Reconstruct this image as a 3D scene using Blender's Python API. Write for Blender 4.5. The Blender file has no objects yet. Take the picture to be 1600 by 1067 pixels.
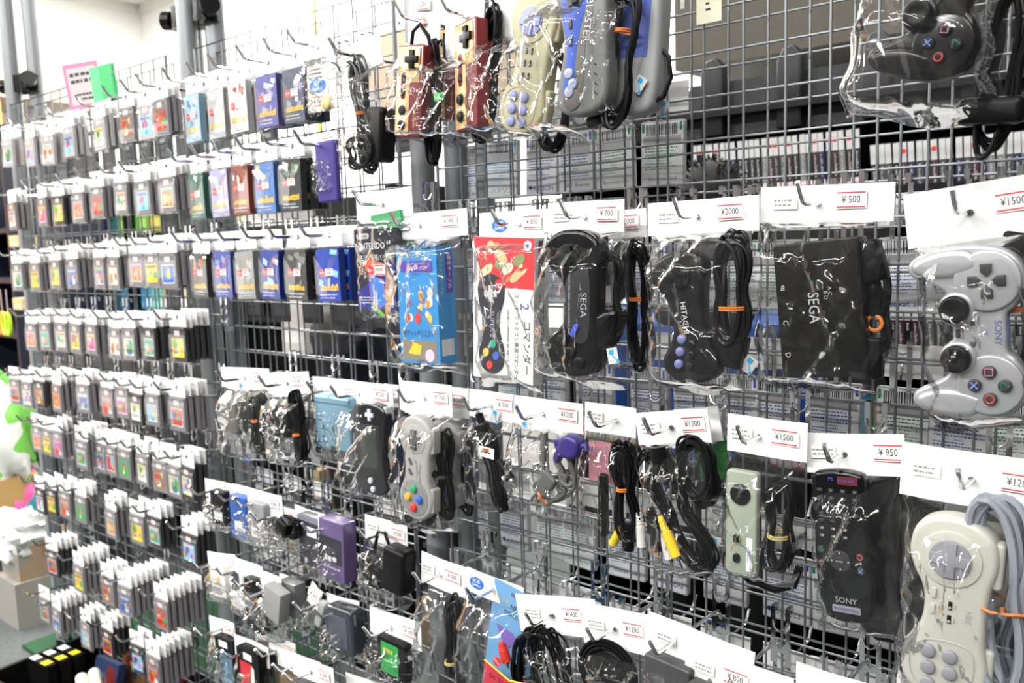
import bpy, math, random
import numpy as np
from mathutils import Vector, Matrix, Euler
random.seed(7)
C = bpy.context.scene.collection
sc = bpy.context.scene
pi = math.pi
FZ = 1.2            # height of the net's reference wire above the floor
# ------------------------------------------------------------------ camera
CAM = (-0.703422, -0.11396, -0.029664, 0.950476, -0.956769, -0.065280 + FZ, 1350.0)
def cam_basis():
    yaw, pitch, roll = CAM[:3]
    f = Vector((math.sin(yaw)*math.cos(pitch), math.cos(yaw)*math.cos(pitch), math.sin(pitch)))
    r = Vector((math.cos(yaw), -math.sin(yaw), 0)); u = r.cross(f)
    c, s = math.cos(roll), math.sin(roll)
    return r*c+u*s, u*c-r*s, f
CR, CU, CF = cam_basis(); CO = Vector(CAM[3:6])
def ray(px, py): return CF + CR*((px-800)/CAM[6]) - CU*((py-533.5)/CAM[6])
def W(px, py, d=0.0):                  # point of the vertical plane d metres in front of the nets seen at a photo pixel
    r = ray(px, py); return CO + r*((-d-CO.y)/r.y)
def WX(px, py, X): r = ray(px, py); return CO + r*((X-CO.x)/r.x)
cd = bpy.data.cameras.new('camera'); co = bpy.data.objects.new('camera', cd); C.objects.link(co)
co.matrix_world = Matrix(((CR.x, CU.x, -CF.x, CO.x), (CR.y, CU.y, -CF.y, CO.y), (CR.z, CU.z, -CF.z, CO.z), (0, 0, 0, 1)))
cd.sensor_width = 36; cd.lens = CAM[6]/1600*36; cd.clip_start = .05
cd.dof.use_dof = True; cd.dof.focus_distance = 0.93; cd.dof.aperture_fstop = 7.5
sc.camera = co
# ------------------------------------------------------------------ materials
MT = {}
def nt(name):
    m = bpy.data.materials.new(name); m.use_nodes = True; n = m.node_tree
    for x in list(n.nodes): n.nodes.remove(x)
    o = n.nodes.new('ShaderNodeOutputMaterial'); return m, n, o
def mat(name, col, rough=.5, metal=0., spec=.5, bump=0., bs=60., vary=0., vs=8., emit=0., coat=0.):
    if name in MT: return MT[name]
    m, n, o = nt(name); p = n.nodes.new('ShaderNodeBsdfPrincipled'); n.links.new(p.outputs[0], o.inputs[0])
    c = (*col, 1)
    p.inputs['Base Color'].default_value = c; p.inputs['Roughness'].default_value = rough
    p.inputs['Metallic'].default_value = metal; p.inputs['Specular IOR Level'].default_value = spec
    if coat: p.inputs['Coat Weight'].default_value = coat; p.inputs['Coat Roughness'].default_value = .06
    if emit: p.inputs['Emission Color'].default_value = c; p.inputs['Emission Strength'].default_value = emit
    if bump or vary:
        t = n.nodes.new('ShaderNodeTexCoord')
    if bump:
        z = n.nodes.new('ShaderNodeTexNoise'); z.inputs['Scale'].default_value = bs; n.links.new(t.outputs['Object'], z.inputs['Vector'])
        b = n.nodes.new('ShaderNodeBump'); b.inputs['Strength'].default_value = bump; b.inputs['Distance'].default_value = .0004
        n.links.new(z.outputs['Fac'], b.inputs['Height']); n.links.new(b.outputs[0], p.inputs['Normal'])
    if vary:
        z = n.nodes.new('ShaderNodeTexNoise'); z.inputs['Scale'].default_value = vs; z.inputs['Detail'].default_value = 4; n.links.new(t.outputs['Object'], z.inputs['Vector'])
        x = n.nodes.new('ShaderNodeMix'); x.data_type = 'RGBA'
        x.inputs['A'].default_value = (*[max(0, v*(1-vary)) for v in col], 1); x.inputs['B'].default_value = (*[min(1, v*(1+vary)) for v in col], 1)
        n.links.new(z.outputs['Fac'], x.inputs['Factor']); n.links.new(x.outputs['Result'], p.inputs['Base Color'])
    MT[name] = m; return m
def film_mat(name='clear_film', lo=.03, hi=.75, df=.008):
    m, n, o = nt(name)
    t = n.nodes.new('ShaderNodeTexCoord')
    w1 = n.nodes.new('ShaderNodeTexNoise'); w1.inputs['Scale'].default_value = 16; w1.inputs['Detail'].default_value = 3; w1.inputs['Distortion'].default_value = 1.2
    mp = n.nodes.new('ShaderNodeMapping'); mp.inputs['Scale'].default_value = (1, 1, .35)
    n.links.new(t.outputs['Object'], mp.inputs[0]); n.links.new(mp.outputs[0], w1.inputs['Vector'])
    b = n.nodes.new('ShaderNodeBump'); b.inputs['Strength'].default_value = .7; b.inputs['Distance'].default_value = .0016
    n.links.new(w1.outputs['Fac'], b.inputs['Height'])
    tr = n.nodes.new('ShaderNodeBsdfTransparent'); tr.inputs[0].default_value = (.975, .975, .975, 1)
    g = n.nodes.new('ShaderNodeBsdfGlossy'); g.inputs['Roughness'].default_value = .06; n.links.new(b.outputs[0], g.inputs['Normal'])
    d = n.nodes.new('ShaderNodeBsdfDiffuse'); d.inputs[0].default_value = (.8, .8, .8, 1)
    lw = n.nodes.new('ShaderNodeLayerWeight'); lw.inputs[0].default_value = .17; n.links.new(b.outputs[0], lw.inputs['Normal'])
    mr = n.nodes.new('ShaderNodeMapRange'); mr.inputs['To Min'].default_value = lo; mr.inputs['To Max'].default_value = hi
    n.links.new(lw.outputs['Fresnel'], mr.inputs['Value'])
    x1 = n.nodes.new('ShaderNodeMixShader'); x1.inputs[0].default_value = df
    n.links.new(tr.outputs[0], x1.inputs[1]); n.links.new(d.outputs[0], x1.inputs[2])
    x2 = n.nodes.new('ShaderNodeMixShader'); n.links.new(mr.outputs[0], x2.inputs[0])
    n.links.new(x1.outputs[0], x2.inputs[1]); n.links.new(g.outputs[0], x2.inputs[2]); n.links.new(x2.outputs[0], o.inputs[0])
    return m
FILM = film_mat(); FILM2 = film_mat('thin_film', .012, .25, .003)
_c = {}
def K(r, g, b, rough=.45, **k):          # plain coloured surface
    key = (round(r, 3), round(g, 3), round(b, 3), rough, tuple(sorted(k.items())))
    if key not in _c: _c[key] = mat('surface_%d' % len(_c), (r, g, b), rough, **k)
    return _c[key]
WHITE = mat('white_card', (.9, .9, .895), .6, bump=.05, bs=300)
CREAM = mat('cream_sticker', (.84, .83, .77), .6)
WIRE = mat('grey_wire', (.21, .228, .243), .38, metal=.35)
CHROME = mat('chrome', (.78, .78, .8), .12, metal=1.)
POLE = mat('grey_pole', (.27, .285, .3), .33, metal=.25)
BLACK = mat('black_plastic', (.006, .006, .0065), .2, spec=.22)
BLACKM = mat('black_rubber', (.006, .006, .0065), .35, spec=.18)
RED = mat('red_ink', (.8, .02, .04), .5)
INK = mat('dark_ink', (.03, .03, .04), .6)
BLUEINK = mat('blue_ink', (.03, .06, .4), .6)
GREENINK = mat('green_ink', (.01, .25, .12), .6)
CYANINK = mat('cyan_ink', (.02, .35, .65), .5)
ORANGE = mat('orange_tie', (.75, .22, .04), .5)
GREYP = mat('grey_cartridge', (.2, .19, .2), .5)
SNES = mat('pale_grey_plastic', (.37, .365, .35), .45)
# ------------------------------------------------------------------ mesh builder, coordinates u right, v up, w towards the viewer
_txt = {}
def text_geo(s):
    if s not in _txt:
        c = bpy.data.curves.new('t', 'FONT'); c.body = s; c.resolution_u = 2; c.align_x = 'CENTER'; c.align_y = 'CENTER'; c.size = 1
        o = bpy.data.objects.new('t', c); C.objects.link(o)
        bpy.context.view_layer.update()
        me = bpy.data.meshes.new_from_object(o.evaluated_get(bpy.context.evaluated_depsgraph_get()))
        _txt[s] = ([v.co.copy() for v in me.vertices], [tuple(p.vertices) for p in me.polygons])
        bpy.data.objects.remove(o); bpy.data.curves.remove(c); bpy.data.meshes.remove(me)
    return _txt[s]
def crom(pts, k=5, mirror=False):
    p = list(pts)
    if mirror: p = p + [(-x, y) for x, y in reversed(p) if abs(x) > 1e-6]
    n = len(p); o = []
    for i in range(n):
        a, b, c, d = (np.array(p[(i+j-1) % n], float) for j in range(4))
        for j in range(k):
            t = j/k
            o.append(tuple(.5*((2*b)+(c-a)*t+(2*a-5*b+4*c-d)*t*t+(3*b-a-3*c+d)*t**3)))
    return o
def rrect(w, h, r, k=4, cx=0, cy=0):
    o = []
    for sx, sy, a in ((1, 1, 0), (-1, 1, 90), (-1, -1, 180), (1, -1, 270)):
        for i in range(k+1):
            t = math.radians(a+90*i/k); o.append((cx+sx*(w/2-r)+r*math.cos(t), cy+sy*(h/2-r)+r*math.sin(t)))
    return o
def circ(r, n=20, cx=0, cy=0): return [(cx+r*math.cos(2*pi*i/n), cy+r*math.sin(2*pi*i/n)) for i in range(n)]
def inset(pts, r):
    P = np.array(pts, float); A = np.roll(P, 1, 0); B = np.roll(P, -1, 0)
    area = np.sum(A[:, 0]*P[:, 1]-P[:, 0]*A[:, 1])
    t = B-A; t /= np.maximum(np.linalg.norm(t, axis=1), 1e-9)[:, None]
    nrm = np.stack([-t[:, 1], t[:, 0]], 1)*(1 if area > 0 else -1)
    return P+nrm*r
class G:
    def __init__(s, u=0, v=0, w=0, rot=0, sc=1.):
        s.V = []; s.F = []; s.M = []; s.mats = []; s.t(u, v, w, rot, sc)
    def t(s, u=0, v=0, w=0, rot=0, sc=1.): s.T = (u, v, w, math.cos(rot), math.sin(rot), sc); return s
    def pt(s, u, v, w):
        a = s.T; k = a[5]; return (a[0]+(u*a[3]-v*a[4])*k, a[1]+(u*a[4]+v*a[3])*k, a[2]+w*k)
    def add(s, V, F, m):
        n = len(s.V); s.V += [s.pt(*q) for q in V]
        if m not in s.mats: s.mats.append(m)
        i = s.mats.index(m); s.F += [tuple(n+j for j in f) for f in F]; s.M += [i]*len(F); return s
    def box(s, u0, u1, v0, v1, w0, w1, m):
        return s.add([(u0, v0, w0), (u1, v0, w0), (u1, v1, w0), (u0, v1, w0), (u0, v0, w1), (u1, v0, w1), (u1, v1, w1), (u0, v1, w1)],
                     [(0, 3, 2, 1), (4, 5, 6, 7), (0, 1, 5, 4), (1, 2, 6, 5), (2, 3, 7, 6), (3, 0, 4, 7)], m)
    def slab(s, out, w0, w1, m, r=.002, rb=0., k=3, dome=0.):
        rings = []
        def ring(ins, w): rings.append([(x, y, w) for x, y in (inset(out, ins) if ins else out)])
        if rb:
            for i in range(k): a = pi/2*i/k; ring(rb*(1-math.sin(a)), w0+rb*(1-math.cos(a)))
        ring(0, w0+rb)
        for i in range(k+1): a = pi/2*i/k; ring(r*(1-math.cos(a)), w1-r+r*math.sin(a))
        n = len(out); V = [q for R in rings for q in R]; F = []
        for i in range(len(rings)-1):
            for j in range(n): a = i*n+j; b = i*n+(j+1) % n; F.append((a, b, b+n, a+n))
        F.append(tuple(reversed(range(n))))
        top = len(rings)-1
        if dome:
            cx = sum(q[0] for q in rings[-1])/n; cy = sum(q[1] for q in rings[-1])/n
            V += [(cx+(q[0]-cx)*.6, cy+(q[1]-cy)*.6, w1+dome*.75) for q in rings[-1]]; V.append((cx, cy, w1+dome))
            for j in range(n):
                a = top*n+j; b = top*n+(j+1) % n; F.append((a, b, b+n, a+n)); F.append((a+n, b+n, (top+2)*n))
        else: F.append(tuple(top*n+j for j in range(n)))
        return s.add(V, F, m)
    def disc(s, u, v, w0, w1, R, m, r=None, n=20, dome=0.): return s.slab(circ(R, n, u, v), w0, w1, m, min(R, w1-w0)*.4 if r is None else r, dome=dome)
    def poly(s, pts, w, m): return s.add([(x, y, w) for x, y in pts], [tuple(range(len(pts)))], m)
    def quad(s, u0, u1, v0, v1, w, m): return s.poly([(u0, v0), (u1, v0), (u1, v1), (u0, v1)], w, m)
    def text(s, t, u, v, w, size, m, rot=0., sx=1.):
        V, F = text_geo(t); c, k = math.cos(rot), math.sin(rot)
        return s.add([(u+(q.x*sx*c-q.y*k)*size, v+(q.x*sx*k+q.y*c)*size, w) for q in V], F, m)
    def tube(s, pts, R, m, n=7, closed=False, R2=None):
        P = [Vector(p) for p in pts]; L = len(P); V = []; F = []
        up = Vector((.13, .2, 1)).normalized(); prev = None
        for i, p in enumerate(P):
            a = P[(i-1) % L] if (closed or i) else p; b = P[(i+1) % L] if (closed or i < L-1) else p
            t = (b-a).normalized() if (b-a).length > 1e-9 else Vector((0, 1, 0))
            if prev is None: x = t.cross(up); x = x if x.length > .1 else t.cross(Vector((1, 0, 0)))
            else: x = prev-t*prev.dot(t)
            x.normalize(); prev = x; y = t.cross(x); rr = R if R2 is None else R+(R2-R)*i/(L-1)
            for j in range(n): an = 2*pi*j/n; V.append(tuple(p+x*(rr*math.cos(an))+y*(rr*math.sin(an))))
        for i in range(L if closed else L-1):
            for j in range(n):
                a = i*n; b = ((i+1) % L)*n; F.append((a+j, a+(j+1) % n, b+(j+1) % n, b+j))
        if not closed: F += [tuple(reversed(range(n))), tuple((L-1)*n+j for j in range(n))]
        return s.add(V, F, m)
    def mesh(s, name, flat=False):
        me = bpy.data.meshes.new(name); me.from_pydata([(a, -c, b) for a, b, c in s.V], [], s.F)
        for m in s.mats: me.materials.append(m)
        me.polygons.foreach_set('material_index', s.M)
        if not flat:
            me.polygons.foreach_set('use_smooth', [True]*len(s.F)); me.update(); me.set_sharp_from_angle(angle=math.radians(42))
        me.update(); return me
    def build(s, name, parent=None, flat=False, loc=(0, 0, 0), **k):
        return link(name, s.mesh(name, flat), parent, loc, **k)
def link(name, me, parent=None, loc=(0, 0, 0), rot=None, **k):
    o = bpy.data.objects.new(name, me); C.objects.link(o); o.location = loc
    if parent is not None: o.parent = parent
    if rot is not None: o.rotation_euler = rot
    for a, b in k.items(): o[a] = b
    return o
def empty(name, loc, label, cat, group=None, rot=None):
    o = bpy.data.objects.new(name, None); C.objects.link(o); o.location = loc; o.empty_display_size = .01
    if rot: o.rotation_euler = rot
    o['label'] = label; o['category'] = cat
    if group: o['group'] = group
    return o
def copy_tree(o, parent=None):
    c = o.copy(); C.objects.link(c)
    if parent is not None: c.parent = parent
    for ch in o.children: copy_tree(ch, c)
    return c
def scribble(g, u0, u1, v0, v1, w, m, rows=3, seed=0, th=.35, fill=.75):
    r = random.Random(seed); h = (v1-v0)/rows
    for i in range(rows):
        x = u0; y = v1-h*(i+.5); e = u0+(u1-u0)*r.uniform(fill, 1)
        while x < e:
            l = h*r.uniform(.25, .9); g.quad(x, min(x+l, e), y-h*th*r.uniform(.4, .6), y+h*th*r.uniform(.4, .6), w, m); x += l+h*r.uniform(.12, .35)
def art(g, u0, u1, v0, v1, w, cols, seed=0, n=9, border=None):
    r = random.Random(seed); W_, H_ = u1-u0, v1-v0; e = 3e-5
    if border: g.quad(u0, u1, v0, v1, w, border); b = W_*.06; u0 += b; u1 -= b; v0 += b; v1 -= b; w += .00012
    g.quad(u0, u1, v0, v1, w, cols[0])
    for i in range(n):
        c = cols[1+i % (len(cols)-1)]; R = W_*r.uniform(.1, .26); R2 = R*r.uniform(.5, 1.5); cx = r.uniform(u0+R*.5, u1-R*.5); cy = r.uniform(v0+R2*.5, v1-R2*.5)
        k = r.choice((3, 5, 7, 10)); a0 = r.uniform(0, 6)
        g.poly([(min(u1, max(u0, cx+R*math.cos(a0+2*pi*j/k)*r.uniform(.7, 1.1))), min(v1, max(v0, cy+R2*math.sin(a0+2*pi*j/k)))) for j in range(k)], w+.0001+e*i, c)
# ------------------------------------------------------------------ hanging packages
def price_sticker(parent, txt, u, v, w=.0009, s=1.):
    g = G(u, v, w, 0, s); g.box(-.015, .015, -.0085, .0085, 0, .0003, K(.88, .86, .83, .55))
    g.quad(-.0135, .0135, .0062, .0074, .0005, RED); g.quad(-.0135, .0135, -.0074, -.0062, .0005, RED)
    g.text(txt, 0, 0, .0005, .0096, INK, sx=.8)
    return g.build('price_sticker', parent)
def note_sticker(parent, u, v, w=.0009, seed=0, rows=2):
    g = G(u, v, w); g.box(-.0125, .0125, -.0065, .0065, 0, .0003, CREAM); scribble(g, -.0105, .0105, -.0045, .0045, .0006, K(.25, .25, .25, .6), rows, seed)
    return g.build('note_sticker', parent)
_hm = {}
def hook_parts(L, parent):
    key = round(L, 2)
    if key not in _hm:
        g = G()
        for s in (-1, 1):
            g.box(s*.009-.0028, s*.009+.0028, -.034, .036, .004, .0055, CHROME)
            g.box(s*.009-.0028, s*.009+.0028, .034, .036, -.005, .0055, CHROME)
            g.box(s*.009-.0028, s*.009+.0028, .026, .036, -.0062, -.005, CHROME)
            g.tube([(s*.009, .018, .0055), (s*.006, .011, .008), (0, .008, .009)], .0011, CHROME, 6)
        g.box(-.012, .012, -.02, -.012, .0055, .0066, CHROME)
        r = G(); r.tube([(0, -.014, .005), (0, -.003, .012), (0, 0, .03), (0, 0, key-.004), (-.0004, .002, key+.001), (-.001, .0195, key+.0125)], .0025, CHROME, 8)
        _hm[key] = (g.mesh('backplate'), r.mesh('rod'))
    a, b = _hm[key]; link('backplate', a, parent); link('rod', b, parent)
HOOKN = [0]
def hook(x, z, L, label, group, side=-1):
    h = empty('display_hook', (x, -.003 if side < 0 else .043, z), label, 'hook', group, rot=(0, 0, 0 if side < 0 else pi))
    hook_parts(L, h); return h
class Pack: pass
def pk(name, label, cat, hdr, h=.036, d=.09, price=None, note=False, hookat=.5, bag=None, bulge=.02, back=.0, seed=0, group=None, pu=.8, hooklabel=None, wx=0., film=True, sample=False, yaw=0., rise=4.5):
    x0, y0, x1, y1 = hdr
    A = W(x0, y0, d); B = W(x1, y1, d); wd = (B-A).length; roll = math.atan2(B.z-A.z, B.x-A.x)
    p = Pack(); mid = (A+B)/2
    p.root = empty(name, mid, label, cat, group, rot=(0, -roll, yaw)); p.d = d; p.w = wd; p.h = h; p.roll = roll
    p.inv = (Matrix.Translation(mid) @ Euler((0, -roll, yaw)).to_matrix().to_4x4()).inverted()
    c = G(); rr = random.Random(seed+5)
    hu = (hookat-.5)*wd
    n = 9; out = []
    for side in (1, -1):
        for i in range(n):
            t = i/(n-1); u = (t-.5)*wd*side
            out.append((u, 0 if side > 0 else -h))
    V = []; F = []
    for i in range(n):
        u = (i/(n-1)-.5)*wd; w = .0012*math.sin(i*.8+seed)
        V += [(u, 0, w+.0004), (u, -h, w+.0014), (u, 0, w-.0006), (u, -h, w-.0008)]
    for i in range(n-1):
        a = 4*i; b = a+4; F += [(a, a+1, b+1, b), (a+2, b+2, b+3, a+3), (a, b, b+2, a+2), (a+1, a+3, b+3, b+1)]
    F += [(0, 2, 3, 1), (4*n-4, 4*n-3, 4*n-1, 4*n-2)]
    c.add(V, F, WHITE); c.poly([(hu+.0028*math.cos(t*pi/5), -.5*h+.0028*math.sin(t*pi/5)) for t in range(10)], .0029, K(.1, .1, .1, .8))
    hc = c.build('header_card', p.root)
    if price: price_sticker(hc, price, wd*(pu-.5), -h*.42, .003)
    if note: note_sticker(hc, -wd*.3, -h*.45, .003, seed, 2)
    if sample:
        g = G(-wd*.3 if sample is True else sample, -h*.5, .003); g.poly([(.013*math.cos(t*pi/12), .0085*math.sin(t*pi/12)) for t in range(24)], .0, K(.02, .16, .62, .4))
        g.text('見本', 0, .0025, .0003, .007, WHITE, sx=1.1); g.text('SAMPLE', 0, -.0035, .0003, .0048, WHITE); g.build('sample_sticker', hc)
    if bag:
        # bag: pixel of its lowest point on the hanging line
        q = p.loc(bag[0], bag[1]); film_bag(p.root, -wd/2-wx, wd/2+wx, -h+.002, q[1], back, bulge, seed, rise=rise)
    if hookat is not None and hookat >= 0:
        hx = mid.x+math.cos(roll)*hu; hz = mid.z+math.sin(roll)*hu-.5*h
        hook(hx, hz, d+.038, hooklabel or ' '.join(('chrome hook for '+label).split()[:16]), None)
    return p
def _loc(s, px, py, dd=0.):
    q = s.inv @ W(px, py, s.d+dd); return (q.x, q.z, -q.y)
Pack.loc = _loc
def _size(s, a, b, dd=0.):                   # metres between two photo pixels at this package's distance
    return (W(*a, s.d+dd)-W(*b, s.d+dd)).length
Pack.size = _size
def film_bag(parent, u0, u1, vt, vb, back, bulge, seed, nu=38, nv=42, rise=4.5):
    r = random.Random(seed*7+1); g = G(); H = vt-vb; wd = u1-u0
    rid = [(r.uniform(-.3, 1.3), r.uniform(-1.3, 1.3), r.uniform(.022, .08), r.uniform(.0015, .006)) for _ in range(17)]
    rid2 = [(r.uniform(.2, 1.), r.uniform(-.5, .5), r.uniform(.02, .05), r.uniform(.001, .0035)) for _ in range(6)]
    for face in (1, 0):
        V = []; F = []
        for j in range(nv+1):
            t = j/nv; prof = min(1, (t*rise))**.7*(1-max(0, (t-.86)/.14)**2)
            for i in range(nu+1):
                s_ = i/nu; e = 1-abs(2*s_-1)**5
                cr = sum(a*max(0, 1-abs((s_-c0)-sl*(t-.02))/(wd_*(.6+t))) for c0, sl, wd_, a in rid)+sum(a*max(0, 1-abs((t-c0)-sl*(s_-.5))/wd_) for c0, sl, wd_, a in rid2)
                edge = .002*math.sin(9*t+seed)+.003*t*math.sin(23*t+seed*2)
                u = u0+wd*s_+edge*(2*s_-1)*(.3+t); v = vt-H*t+(.004*math.sin(7*s_+seed) if j == nv else 0)
                if face: w = back+.0015+bulge*prof*e+cr*e*min(1, t*6)
                else: w = back-.0012-.25*cr*e
                V.append((u, v, w))
        for j in range(nv):
            for i in range(nu):
                a = j*(nu+1)+i; F.append((a, a+1, a+nu+2, a+nu+1))
        g.add(V, F, FILM)
    return g.build('plastic_bag', parent, flat=False)
def part(p, name, mesh_g, at, roll=0., dd=0., flat=False, yaw=0., **k):
    wm = max(q[2] for q in mesh_g.V)*.9
    u, v, w = p.loc(at[0], at[1], dd+wm) if len(at) == 2 else at
    if len(at) == 2: w -= wm
    o = mesh_g.build(name, p.root, flat, loc=(u, -w, v), **k); o.rotation_euler = (0, roll, yaw); return o
# ------------------------------------------------------------------ products (drawn in millimetres, landscape, scaled)
CW = pi/2
def ring_pts(r, n=24): return [(r*math.cos(2*pi*i/n), r*math.sin(2*pi*i/n)) for i in range(n)]
def dualshock(p, at, L, roll, dd, body, pod, dark, stick=None, text=True, sym=None):
    s = L/157.; stick = stick or BLACKM
    out = crom([(0, 27), (16, 27), (24, 34), (44, 42), (62, 38), (74, 24), (78.5, 2), (76.5, -24), (71, -44), (62, -53), (52, -49), (45, -34), (37, -22), (31, -24), (21, -28), (10, -22), (5, -17), (0, -17)], 4, True)
    g = G(sc=s); g.slab(out, 0, 20, body, r=4, rb=4, k=4)
    for sx in (-1, 1):
        g.slab(crom([(sx*58, 8), (sx*74, 0), (sx*76, -22), (sx*70, -43), (sx*62, -50), (sx*54, -46), (sx*49, -30), (sx*50, -8)], 3), 1, 24, body, r=7, rb=6, k=4)
        g.disc(sx*46, 13, 12, 23.5, 27, pod, r=2.2, n=36)
        g.disc(sx*22, -12, 10, 25, 15.5, pod, r=3, n=30)
        g.slab(rrect(22, 9, 3, cx=sx*47, cy=40), 2, 13, dark, r=2); g.slab(rrect(20, 8, 3, cx=sx*47, cy=44), 2, 9, dark, r=2)
    c = part(p, 'controller', g, at, roll, dd)
    for sx in (-1, 1):
        a = G(sx*22*s, -12*s, 0, sc=s); a.disc(0, 0, 23, 31, 7, stick); a.slab(circ(12.5, 28), 29, 36, stick, r=3, dome=-1.5); a.build('analog_stick', c)
    a = G(-46*s, 13*s, 0, sc=s)
    for i in range(4):
        k = i*pi/2; a.t(-46*s, 13*s, 0, k, s); a.slab([(-4.6, 15), (4.6, 15), (4.6, 8), (0, 3.6), (-4.6, 8)], 23, 26.5, dark, r=1)
    a.build('directional_pad', c)
    for i, (x, y, nm) in enumerate(((0, 12, 't'), (12, 0, 'o'), (0, -12, 'x'), (-12, 0, 's'))):
        X, Y = (46+x)*s, (13+y)*s; b = G(X, Y, 0, sc=s); b.disc(0, 0, 22, 27.3, 5.7, dark, r=1.4, n=24)
        w = 27.6
        col = {'t': K(.02, .55, .35, .4), 'o': K(.85, .08, .06, .4), 'x': K(.2, .35, .9, .4), 's': K(.85, .3, .55, .4)}[nm]
        if nm == 'o': pts = ring_pts(3.5, 20)
        elif nm == 't': pts = [(0, 4), (3.6, -2.4), (-3.6, -2.4)]
        elif nm == 's': pts = [(3, 3), (-3, 3), (-3, -3), (3, -3)]
        else:
            b.tube([(-3, -3, w), (3, 3, w)], .45, col, 4); b.tube([(-3, 3, w), (3, -3, w)], .45, col, 4); pts = None
        if pts: b.tube([(q[0], q[1], w) for q in pts], .45, col, 4, closed=True)
        b.build('button', c, label={'t': 'triangle button', 'o': 'circle button', 'x': 'cross button', 's': 'square button'}[nm])
    if text:
        a = G(sc=s); a.text('SONY', 0, 20, 20.2, 8.5, K(.06, .08, .25, .5)); a.text('PS', 0, 9.5, 20.2, 6, K(.08, .1, .4, .5)); a.text('DUALSHOCK 2', 0, 27, 18.5, 3, BLUEINK)
        a.text('SELECT', -11, 5, 20.2, 2.6, INK); a.text('START', 11, 5, 20.2, 2.6, INK); a.text('ANALOG', 0, -8, 20.2, 2.6, INK); a.build('lettering', c)
    a = G(-11*s, 0, 0, sc=s); a.slab(rrect(7.5, 4, .6), 19, 21.5, dark, r=.6); a.build('button', c, label='select button')
    a = G(11*s, 0, 0, sc=s); a.slab([(-3.6, 2.6), (-3.6, -2.6), (4.4, 0)], 19, 21.5, dark, r=.5); a.build('button', c, label='start button')
    a = G(0, -12*s, 0, sc=s); a.slab(rrect(7.5, 3.6, .6), 19, 21.5, dark, r=.6); a.build('button', c, label='analog button')
    return c
def plus(r, w): return [(w, w), (r, w), (r, -w), (w, -w), (w, -r), (-w, -r), (-w, -w), (-r, -w), (-r, w), (-w, w), (-w, r), (w, r)]
def snes(p, at, L, roll, dd, yaw=0.):
    s = L/144.; DG = K(.1, .1, .105, .5); G2 = K(.24, .24, .25, .5)
    out = crom([(0, 24.5), (15, 25), (28, 28.5), (40, 31.5), (56, 27.5), (68, 15), (71.5, 0), (68, -15), (56, -27.5), (40, -31.5), (28, -28), (16, -22), (0, -20.5)], 5, True)
    g = G(sc=s); g.slab(out, 0, 19, SNES, r=5, rb=7, k=4)
    g.slab(rrect(34, 9, 3.5, cx=-40, cy=27.5), 3, 16, SNES, r=2); g.slab(rrect(34, 9, 3.5, cx=40, cy=27.5), 3, 16, SNES, r=2)
    g.disc(-40, 0, 17, 19.6, 20, K(.38, .37, .355, .5), r=.3, n=36)
    g.disc(40, 0, 17, 19.8, 25, G2, r=.3, n=40)
    g.text('Nintendo', 4, 10, 19.3, 6, K(.2, .2, .22)); g.text('SUPER FAMICOM', 4, 4, 19.3, 3.4, K(.2, .2, .22))
    c = part(p, 'controller', g, at, roll, dd, yaw=yaw)
    a = G(-40*s, 0, 0, sc=s); a.slab(plus(13, 4.4), 19, 23.5, DG, r=.8); a.build('directional_pad', c)
    for x, y, col, nm in ((0, 11, (.03, .12, .65), 'blue button'), (13, 0, (.75, .04, .03), 'red button'), (0, -11, (.85, .5, .03), 'yellow button'), (-13, 0, (.03, .38, .13), 'green button')):
        a = G((40+x)*s, y*s, 0, sc=s); a.disc(0, 0, 19, 24, 5.4, K(*col, .35), r=1.4, dome=.8); a.build('button', c, label=nm)
    for x in (-9, 5):
        a = G(x*s, -8*s, 0, .6, s); a.slab(rrect(10, 3.4, 1.6), 19, 21, DG, r=.6); a.build('button', c, label='grey start or select button')
    return c
def famicom(p, at, L, roll, dd, yaw=0.):
    s = L/125.; MR = mat('maroon_plastic', (.17, .012, .018), .38, bump=.02, bs=400); GD = mat('gold_plate', (.72, .5, .24), .3, metal=.35)
    g = G(sc=s); g.slab(rrect(125, 54, 4), 0, 17, MR, r=1.8, rb=1.8)
    c = part(p, 'controller', g, at, roll, dd, yaw=yaw)
    a = G(sc=s); a.slab([(-60, -25), (60, -25), (60, 2), (-12, 2), (-12, 25), (-60, 25)], 16.8, 17.5, GD, r=.2); a.build('face_plate', c)
    a = G(-43*s, 5*s, 0, sc=s); a.slab(plus(12.5, 4.2), 17.4, 21, BLACKM, r=.7); a.build('directional_pad', c)
    a = G(-8*s, -11*s, 0, sc=s); a.slab(rrect(38, 10, 5), 17.4, 17.9, MR, r=.1); a.build('button_recess', c)
    for x in (-17, 1):
        a = G(x*s, -11*s, 0, sc=s); a.slab(rrect(10, 5, 1.8), 17.8, 20, BLACKM, r=.6); a.build('button', c, label='small oblong black button')
    for x in (26, 46):
        a = G(x*s, -11*s, 0, sc=s); a.disc(0, 0, 17.4, 17.9, 7.6, K(.1, .09, .08), n=24, r=.1); a.disc(0, 0, 17.8, 21, 6, BLACKM, n=24); a.text('B' if x < 30 else 'A', 0, 10, 17.6, 5, MR); a.build('button', c, label='round black button')
    a = G(sc=s); a.text('Nintendo', 36, 13, 17.2, 7, GD); a.quad(-58, -14, 19.5, 23.5, 17.6, MR); a.build('lettering', c)
    return c
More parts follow.
